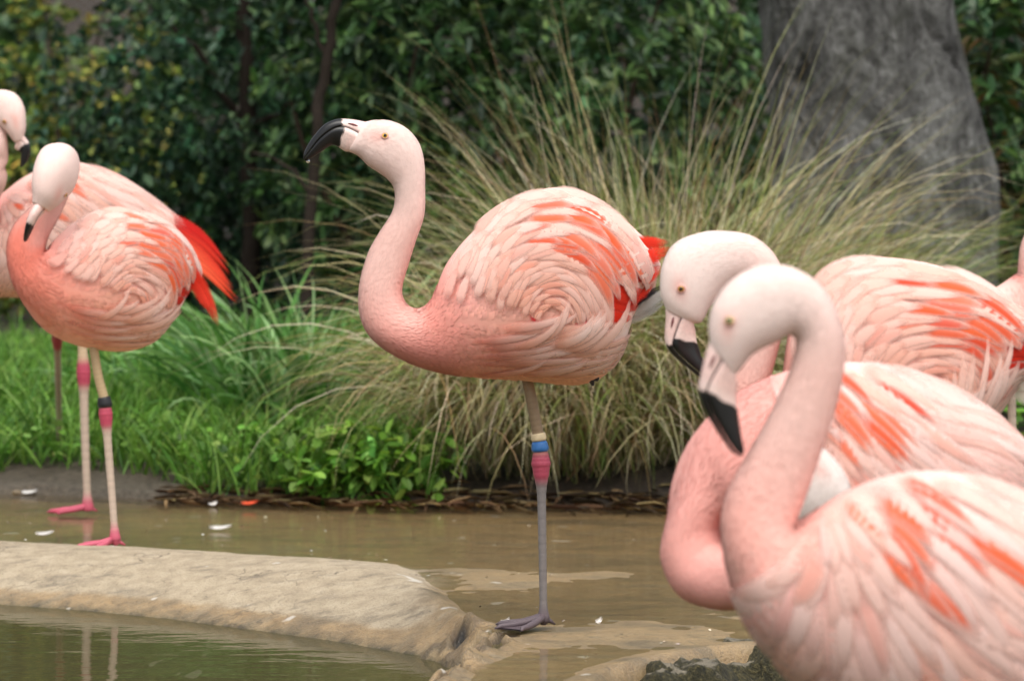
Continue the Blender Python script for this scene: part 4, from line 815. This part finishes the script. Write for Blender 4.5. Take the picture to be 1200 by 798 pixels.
    if red and wing == 'swirl':
        s_ = np.array([(676, 292, 768, 306), (680, 306, 764, 324), (684, 322, 758, 342), (684, 336, 750, 358), (682, 350, 742, 372), (690, 300, 766, 314), (690, 330, 754, 350)], float) + g.normal(0, 1.5, (7, 4))
        P = np.stack([lerp(s_[:, None, 0], s_[:, None, 2], FT[None]), lerp(s_[:, None, 1], s_[:, None, 3], FT[None]) + 6 * np.sin(FT * np.pi)[None]], -1)
        V, NV = feather_field(L, P, np.full(7, 9.), np.linspace(1.1, 1.8, 7), np.full(7, .2), .02, 1, .6)
        for i in range(7): mesh('flight_feather', V[i], FFACE, M_FEATH, e, np.broadcast_to(RED * g.uniform(.85, 1.1), (FN * FM, 3)), FUV)
    if flank:
        # loose flank plumes sweeping back from the belly and curling up over the wing edge
        P, W, Cs, A0, A1_ = [], [], [], [], []
        for i in range(60 + int(16 * up_flank)):
            t = FT
            if i < 46: x1, y1, dx, dy = g.uniform(548, 672), g.uniform(396, 440), g.uniform(80, 108), g.uniform(4, 26) * (1 + .7 * up_flank); l_ = g.uniform(1.2, 3.2); w_ = g.uniform(4.0, 6.5)
            elif i % 3 == 0: x1, y1, dx, dy = g.uniform(572, 640), g.uniform(378, 404), g.uniform(60, 95), g.uniform(-6, 26); l_ = g.uniform(1.5, 3); w_ = g.uniform(5.5, 8)
            else: x1, y1, dx, dy = g.uniform(596, 672 + 34 * up_flank), g.uniform(388, 414), g.uniform(34, 74) * (1 - .45 * up_flank), g.uniform(26, 66) * (1 + .25 * up_flank); l_ = g.uniform(2.5, 6); w_ = g.uniform(5, 8)
            dx = min(dx, 748 - x1); P.append(np.stack([x1 + dx * (1 - (1 - t) ** 1.5), y1 - dy * t ** 1.9], -1)); W.append(w_); A0.append((.5 if i < 46 else 1.6) + i * .03); A1_.append(l_)
            ff, tt = LA.inverse([x1], [y1], FB); b_ = lerp(WHITE_, PALE, g.uniform(0, .8)); Cs.append(lerp(pc(ff, tt), b_[None], (smooth(.1, .75, FT) * g.uniform(.6, 1))[:, None])[:, None] * np.ones((1, FM, 1)))
        A0, A1_ = np.array(A0), np.array(A1_)
        P, W, Cs = np.array(P), np.array(W), np.array(Cs).reshape(len(P), FN * FM, 3); k = len(P)
        for side in (1, -1):
            V, NV = feather_field(L, P, W, A0, A1_, .06, side, .25)
            if side == 1:
                for i in range(k): mesh('flank_plume', V[i], FFACE, M_FEATH, e, Cs[i], FUV, nor=NV[i])
            else:
                F = (FFACE[None] + (np.arange(k) * FN * FM)[:, None, None]).reshape(-1, 4); o = mesh('far_plumes', V.reshape(-1, 3), F, M_FEATH, e, Cs.reshape(-1, 3), np.tile(FUV, (k, 1))); o['kind'] = 'stuff'
    bill(L, e, bill_tilt, blk, bs, nostril, lines); eyes(L, e, eye, eye_r, iris)
    return e, L

# ---- bird on one banded leg, head raised
A, L = flamingo('flamingo with raised head and white and blue leg band standing on one leg', ST_A, 5.0, 13, 1., gpt(635, 737, .003), 'swirl', 11, .68, eye=(452, 160))
for i, (pts, w_, c) in enumerate([([(700, 300, -40), (745, 305, -36), (789, 290, -12)], 13, RED), ([(700, 310, -44), (745, 325, -38), (778, 312, -18)], 13, RED * .95), ([(700, 325, -46), (735, 345, -42), (768, 330, -22)], 13, RED * .9),
                                  ([(695, 335, -46), (722, 358, -44), (752, 352, -28)], 13, RED * .9), ([(690, 335, -50), (712, 362, -48), (738, 370, -36)], 12, RED * .85), ([(700, 290, -30), (750, 285, -26), (786, 284, 0)], 10, RED)]):
    free_feather(L, pts, w_, c, None, 'flight_feather', parent=A)
free_feather(L, [(728, 372, -34), (750, 352, -28), (781, 332, -14)], 5, lin(24, 22, 24), None, 'flight_feather', parent=A)
for pts, w_ in (([(718, 372, -14), (748, 360, -8), (785, 338, 4)], 11), ([(718, 378, -6), (748, 368, 0), (782, 350, 8)], 10), ([(715, 368, 6), (748, 352, 10), (786, 346, 16)], 10)):
    free_feather(L, pts, w_, lin(206, 196, 184), lin(176, 172, 166), 'tail_feather', parent=A)
for pts in ([(620, 366, -84), (633, 376, -84), (645, 380, -83)], [(672, 384, -84), (684, 378, -82), (688, 366, -80)]):
    free_feather(L, pts, 7, lin(214, 60, 66), None, 'flight_feather', parent=A)
GREY, TAN, PINKJ = lin(128, 122, 120), lin(150, 128, 100), lin(176, 74, 94)
lg = leg(A, [(616, 436), (625, 480), (632, 518), (634, 547), (635, 600), (636, 660), (637, 728)], 5.0, 547, GREY, TAN, PINKJ, (6.6, 5.2, (10.2, 19)), gz=.004, foot_dir=math.radians(208), foot_len=.092, foot_col=lin(98, 86, 90), bands=((507.5, 516.5, (226, 206, 166)), (517, 529, (52, 112, 178))))
# the other foot drawn up into the belly plumage
parts = []
for px in (686, 692, 698):
    V, F = tube(wpt(np.array([px - 14, px - 3, px + 1, px + 3]), np.array([424, 436, 444, 452 - abs(px - 692)]), 5.0 - .03), np.array([4, 5, 4.4, 1.5]) * 5 / FPX, 9); parts.append((V, F, lin(34, 30, 34)))
V, F, C = join(parts); mesh('tucked_foot', V, F, M_LEG, A, C)

# ---- bird looking out of the picture beside it, black band
b = lambda x: (x - 53) * .62                       # the body turns away towards the tail
ST_B = [((45, 240, -58), (50, 246, -32), 10.5), ((47, 222, -64), (60, 239, -24), 16), ((51, 200, -62), (67, 233, -12), 20.5), ((57, 180, -50), (74, 224, -2), 23), ((64, 168, -26), (77, 212, 8), 22), ((73, 176, 8), (74, 208, 20), 18),
        ((80, 196, 38), (66, 216, 24), 15), ((76, 226, 48), (54, 226, 24), 14.5), ((67, 254, 42), (37, 243, 18), 15.5), ((57, 275, 26), (18, 262, 4), 17), ((53, 288, 12), (8, 290, -6), 20), ((54, 295, 6), (14, 330, -8), 26),
        ((60, 290, 4), (36, 368, -4), 34), ((74, 275, 14), (62, 392, 6), 46), ((97, 257, 28), (92, 405, 24), 58), ((126, 246, 46), (122, 411, 42), 64), ((156, 248, 62), (150, 411, 58), 62), ((187, 261, 82), (173, 400, 74), 54),
        ((211, 283, 98), (190, 376, 86), 42), ((226, 306, 108), (208, 348, 98), 26), ((232, 322, 112), (222, 336, 108), 9)]
DB = (CAMZ - .012) / ((641 - HOR) / FPX)
B, L = flamingo('flamingo with black leg band, its head bent down in front of its neck', ST_B, DB, 10, .79, wpt(133, 641, DB), 'swirl', 23, .95, pal=dict(chest=lin(232, 128, 108)), bill_tilt=-40, nostril=False, bs=.82, eye=(.11, -.3), blk=(4.2, 4.2))
for pts, w_, c in (([(215, 305, 60), (236, 335, 70), (256, 383, 80)], 9, RED), ([(208, 310, 60), (232, 340, 66), (246, 366, 70)], 8, RED * .9)):
    free_feather(L, pts, w_, c, lin(240, 70, 50), 'flight_feather', parent=B)
PL, PK = lin(196, 176, 158), lin(188, 74, 96)
leg(B, [(108, 398, 24), (115, 440, 24), (122, 468, 24), (124, 488, 24), (128, 540, 24), (132, 590, 22), (135, 633, 20)], DB, 488, PL, lin(196, 170, 130), PK, (5.4, 4.8, (7.8, 15)), gz=.006, foot_dir=math.radians(200), foot_len=.085, foot_col=lin(196, 92, 112), bands=((465, 477.5, (26, 26, 28)),))

# ---- bird behind it, red tail, head against its own neck
ST_C = [((27, 164, -70), (17, 167, -70), 7.5), ((30, 147, -70), (10, 158, -70), 12.5), ((27, 124, -70), (2, 149, -68), 15.5), ((14, 108, -68), (-7, 143, -62), 16), ((-8, 109, -58), (-8, 143, -62), 15), ((-16, 140, -42), (-2, 152, -74), 14),
        ((-6, 178, -44), (-6, 178, -80), 15), ((8, 205, -62), (-28, 205, -62), 16), ((-2, 235, -50), (-48, 226, -50), 18), ((-24, 258, -30), (-78, 250, -30), 21), ((-28, 272, -14), (-92, 290, -14), 27),
        ((-22, 262, -6), (-78, 322, -6), 36), ((0, 232, 6), (-42, 340, 4), 47), ((36, 204, 20), (6, 346, 16), 55), ((84, 190, 38), (56, 346, 34), 58), ((132, 204, 58), (108, 340, 52), 53), ((174, 230, 76), (152, 326, 68), 43),
        ((208, 256, 90), (190, 312, 82), 28), ((228, 276, 98), (216, 306, 94), 12)]
DC = CAMZ / ((606 - HOR) / FPX)
Cb, L = flamingo('flamingo with red tail feathers standing half hidden behind the black-banded one', ST_C, DC, 10, .72, wpt(103, 606, DC), 'drape', 31, .6, pale=.6, bill_tilt=-40, nostril=False, flank=False, bs=.62, eye=(.11, -.5))
g_ = np.random.default_rng(5)
for i in range(13):
    a_ = i / 12; x1, y1 = lerp(266, 280, a_) + g_.normal(0, 3), lerp(310, 358, a_) + g_.normal(0, 4); x0, y0 = lerp(196, 190, a_), lerp(248, 286, a_)
    free_feather(L, [(x0, y0, 62 - 26 * a_), ((x0 + x1) / 2 + 3, (y0 + y1) / 2 - 6 + 2 * a_, 66 - 24 * a_), (x1, y1, 74 - 22 * a_)], g_.uniform(3.4, 5.0), lerp(lin(206, 30, 26), lin(244, 116, 76), min(1, max(0, a_ * 1.5 - .35 + g_.normal(0, .12)))), lerp(lin(214, 40, 30), lin(240, 84, 52), a_), 'flight_feather', parent=Cb, tip=.5)
leg(Cb, [(92, 330, 30), (95, 380, 30), (97, 415, 30), (98, 440, 30), (99, 490, 30), (101, 550, 30), (103, 598, 30)], DC, 438, PL, lin(210, 184, 150), PK, (5.4, 5.2, (8.2, 17)), gz=.003, foot_dir=math.radians(186), foot_len=.095, foot_col=lin(192, 86, 106))
leg(Cb, [(62, 320, 100), (65, 370, 200), (67, 398, 280), (68, 440, 350), (69, 480, 420), (70, 540, 500)], DC, 398, PL, lin(210, 184, 150), PK, (4.4, 4.4, (6.8, 10)), foot_dir=math.radians(186), foot_len=.09, foot_col=lin(192, 86, 106))

# ---- right group: bird looking down behind, bird preening between, bird in front
ST_D = [((780, 362), (812, 379), 13), ((774, 342), (822, 377), 19), ((776, 312), (833, 358), 24), ((790, 286), (846, 342), 25), ((820, 273), (858, 332), 24), ((852, 271), (866, 330), 22), ((884, 278), (874, 332), 21), ((910, 302), (876, 344), 21),
        ((921, 340), (878, 360), 21), ((917, 385), (872, 388), 22), ((909, 420), (862, 414), 23), ((900, 455), (850, 447), 26), ((898, 488), (846, 492), 31), ((904, 503), (862, 536), 40), ((913, 492), (905, 560), 54), ((918, 440), (960, 568), 78),
        ((930, 372), (1010, 573), 94), ((966, 319), (1060, 573), 102), ((1020, 302), (1105, 560), 104), ((1085, 308), (1140, 530), 96), ((1140, 327), (1165, 490), 78), ((1185, 358), (1190, 450), 56), ((1222, 390), (1220, 430), 30), ((1242, 408), (1238, 425), 10)]
ZP = ZPOOL - .12
D_, L = flamingo('flamingo with orange-streaked wing and spiky white flank plumes, head bowed low', ST_D, 4.17, 13, 1.2, (wpt(1040, 500, 4.17)[0], 4.17, -.3), 'swirl', 47, .85, eye=(797, 338), iris=(206, 150, 60), pal=dict(chest=lin(240, 152, 134), head=lin(249, 228, 219)), up_flank=.9, blk=(3.0, 2.2), lines=([(780, 362), (780, 375), (779, 390), (780, 404), (787, 415), (797, 424), (808, 433), (820, 442), (832, 449)], [(801, 366), (795, 380), (790, 394), (788, 404), (794, 413), (803, 422), (813, 431), (824, 440), (833, 447)], [(813, 378), (815, 388), (816, 398), (819, 408), (822, 417), (826, 425), (829, 433), (832, 440), (834, 446)]))
for pts, w_, c in (([(1120, 420, -84), (1165, 448, -70), (1192, 440, -50)], 14, RED), ([(1110, 440, -84), (1150, 464, -76), (1185, 456, -60)], 14, RED * .8)): free_feather(L, pts, w_, c, None, 'flight_feather', parent=D_)
for pts in ([(1170, 440, -30), (1230, 446, -20), (1280, 440, 0)], [(1170, 452, -30), (1230, 462, -20), (1275, 456, 0)]): free_feather(L, pts, 18, lin(232, 214, 200), None, 'tail_feather', parent=D_)
for x in (1030, 1062): leg(D_, [(x, 540), (x + 2, 640), (x + 3, 700), (x + 3, 800), (x + 3, 1075)], 4.17, 690, PL, PL, PK, (7, 6, (11, 20)), foot_dir=math.radians(186), foot_col=PK)

ST_F = [((948, 511, -142), (924, 513, -142), 13), ((963, 523, -144), (921, 532, -144), 20), ((985, 546, -142), (918, 562, -142), 27), ((998, 577, -138), (914, 586, -138), 29), ((992, 612, -128), (912, 606, -128), 28), ((968, 646, -112), (900, 618, -114), 27), ((938, 678, -95), (888, 628, -98), 29),
        ((905, 702, -78), (876, 636, -80), 32), ((866, 714, -60), (864, 642, -62), 36), ((828, 712, -44), (856, 642, -44), 39), ((793, 695, -30), (850, 638, -28), 42), ((774, 652, -18), (846, 626, -16), 46), ((783, 602, -10), (848, 614, -8), 54), ((795, 550, -4), (862, 632, -2), 66), ((815, 508), (880, 662), 80), ((848, 472), (905, 692), 96), ((892, 446), (935, 712), 108), ((945, 429), (985, 724), 114), ((1000, 424), (1040, 722), 114), ((1060, 433), (1090, 706), 106), ((1120, 457), (1138, 672), 90), ((1172, 492), (1180, 622), 68), ((1215, 535), (1212, 580), 36), ((1235, 556), (1230, 572), 12)]
F_, L = flamingo('flamingo curling its neck under to preen its own side', ST_F, 3.72, 15, 1.35, (wpt(1040, 500, 3.72)[0], 3.72, -.3), 'drape', 53, .8, pale=.8, pal=dict(head=lin(248, 236, 228), chest=lin(244, 168, 156), neck_c=lin(245, 170, 158), nf=.16), flank=False, nostril=False, bs=.9, bill_tilt=-58, eye=(930, 556))
for x in (1010, 1040): leg(F_, [(x, 690), (x + 2, 760), (x + 3, 800), (x + 3, 900), (x + 3, 1150)], 3.72, 800, PL, PL, PK, (7.5, 6.6, (12, 22)), foot_dir=math.radians(186), foot_col=PK)
ST_E = [((832, 401), (861, 441), 17), ((831, 378), (871, 428), 24), ((838, 352), (881, 416), 29), ((860, 326), (894, 408), 31), ((895, 310), (911, 400), 31), ((935, 316), (924, 393), 29), ((968, 342), (931, 395), 28), ((987, 385), (933, 405), 28), ((989, 430), (926, 433), 30), ((977, 485), (905, 480), 33), ((958, 540), (878, 530), 38), ((942, 585), (852, 578), 46), ((932, 609), (845, 622), 56),
        ((938, 612), (858, 690), 70), ((955, 601), (890, 750), 86), ((990, 578), (945, 810), 108), ((1045, 557), (1020, 860), 126), ((1110, 552), (1110, 885), 134), ((1190, 571), (1190, 890), 132), ((1270, 606), (1260, 860), 115), ((1340, 650), (1320, 810), 90), ((1400, 700), (1370, 770), 58), ((1440, 732), (1425, 760), 20)]
E_, L = flamingo('pale flamingo in front with upright curved neck and black-tipped bill pointing down', ST_E, 3.2, 12, 1.55, (wpt(1110, 500, 3.2)[0], 3.2, -.3), 'drape', 61, .75, pale=.85, bill_tilt=-11, eye=(853, 375), iris=(212, 204, 130), pal=dict(head=lin(249, 225, 216), chest=lin(247, 180, 166)), blk=(3.0, 3.0), lines=([(832, 400), (826, 418), (821, 440), (818, 456), (822, 474), (833, 494), (845, 513), (857, 529), (866, 534.5)], [(852, 412), (842, 428), (833, 444), (828, 458), (831, 474), (840, 493), (850, 511), (860, 526), (868, 534)], [(862, 441), (864, 452), (863, 464), (864, 476), (866, 490), (868, 504), (870, 516), (872, 526), (871, 533)]))
for pts, w_ in (([(1150, 750, -110), (1185, 775, -112), (1230, 800, -100)], 26), ([(1140, 770, -112), (1180, 800, -112), (1225, 830, -104)], 26)): free_feather(L, pts, w_, RED, None, 'flight_feather', parent=E_)
for x in (1110, 1160): leg(E_, [(x, 860), (x + 2, 940), (x + 3, 990), (x + 3, 1060), (x + 3, 1330)], 3.2, 980, PL, PL, PK, (8.5, 7.5, (14, 24)), foot_dir=math.radians(186), foot_col=PK)
ST_G = [((1282, 300), (1262, 308), 9), ((1278, 276), (1254, 294), 14), ((1262, 258), (1246, 282), 16), ((1238, 250), (1238, 276), 15), ((1214, 256), (1232, 280), 14), ((1198, 268), (1226, 284), 13), ((1190, 286), (1221, 293), 14), ((1188, 305), (1222, 312), 18), ((1187, 317), (1232, 340), 26), ((1181, 321), (1240, 380), 36), ((1168, 330), (1222, 425), 48), ((1138, 350), (1180, 445), 54), ((1100, 380), (1130, 440), 44), ((1070, 404), (1084, 430), 22), ((1058, 416), (1064, 426), 8)]
ST_G = [((a_[0] + 6, a_[1] + 3), (b_[0] + 6, b_[1] + 3), c_) for a_, b_, c_ in ST_G]
DG = 6.4
G_, L = flamingo('pink flamingo mostly cut off behind the orange-streaked one', ST_G, DG, 8, .78, (wpt(1180, 500, DG)[0], DG, -.0), 'drape', 71, 0., pal=dict(chest=lin(238, 158, 146)), flank=False, wing_on=False, fuzz=.5, nostril=False)
for x in (1165, 1185): leg(G_, [(x, 425), (x + 1, 500), (x + 2, 540), (x + 2, 560), (x + 2, 600), (x + 2, 634)], DG, 550, PL, PL, PK, (5, 4.4, (7.5, 14)), gz=.004, foot_dir=math.radians(0), foot_col=PK)

# ------------------------------------------------------------------ small things
V, F = ball(wpt(361, 189.2, 5.0), (.0034, .0034, .0030), 10); tag(mesh('water_drop', V, F, M_DROP), 'clear drop of water hanging from the raised black bill', 'drop')
def fallen(px, py, z, ln, az, label, col=(240, 236, 230)):
    c = gpt(px, py, z); e_ = np.array([math.cos(az), math.sin(az), 0]); t = FT; X = c + (t - .5)[:, None] * e_ * ln + np.array([0, 0, 1]) * (.004 + .018 * (t - .4) ** 2)[:, None]
    B = np.array([-e_[1], e_[0], .25]); V = X[:, None] + B * (FX[None, :, None] * (ln * .24 * wshape(.4))[:, None, None]) + np.array([0, 0, 1]) * ((FX ** 2)[None, :, None] * .006)
    o = mesh('fallen_feather', V.reshape(-1, 3), FFACE, M_FEATH, None, np.broadcast_to(lin(*col), (FN * FM, 3)), FUV); tag(o, label, 'feather', 'feathers fallen on the water')
fallen(33, 580, .0, .05, .2, 'white feather floating beside the mud at the edge of the shallow water')
fallen(157, 553, .02, .045, -.4, 'white feather lying on the mud in front of the grass')
fallen(42, 556, .02, .03, 1.2, 'tiny white feather on the mud behind the far pink foot')
fallen(52, 629, .004, .045, .3, 'white feather on the wet concrete between the two pink feet')
fallen(250, 594, .0, .035, 1.0, 'small white feather floating near the red-orange feather')
fallen(258, 622, .0, .055, .1, 'curled white feather floating left of the concrete lip')
fallen(204, 583, .0, .03, .5, 'small pale feather by the muddy shore')
fallen(292, 593, .006, .045, .25, 'red-orange feather lying at the foot of the leafy weeds', (238, 96, 60))
fallen(592, 733, .002, .018, .4, 'tiny white feather beside the dark webbed foot')
fallen(702, 733, .002, .024, 1.1, 'tiny white feather on the wet concrete right of the dark webbed foot')
for i, (px, py, r) in enumerate(((20, 578, .012), (75, 570, .014), (112, 562, .010), (182, 562, .014), (215, 570, .012), (150, 574, .010))):
    g = gpt(px, py, .01); tag(rock('pebble', (g[0], g[1], .012), (r, r * .8, r * .5), 40 + i, M_CONC, 10, .25), 'small muddy pebble on the grey shore', 'pebble', 'pebbles on the muddy shore')
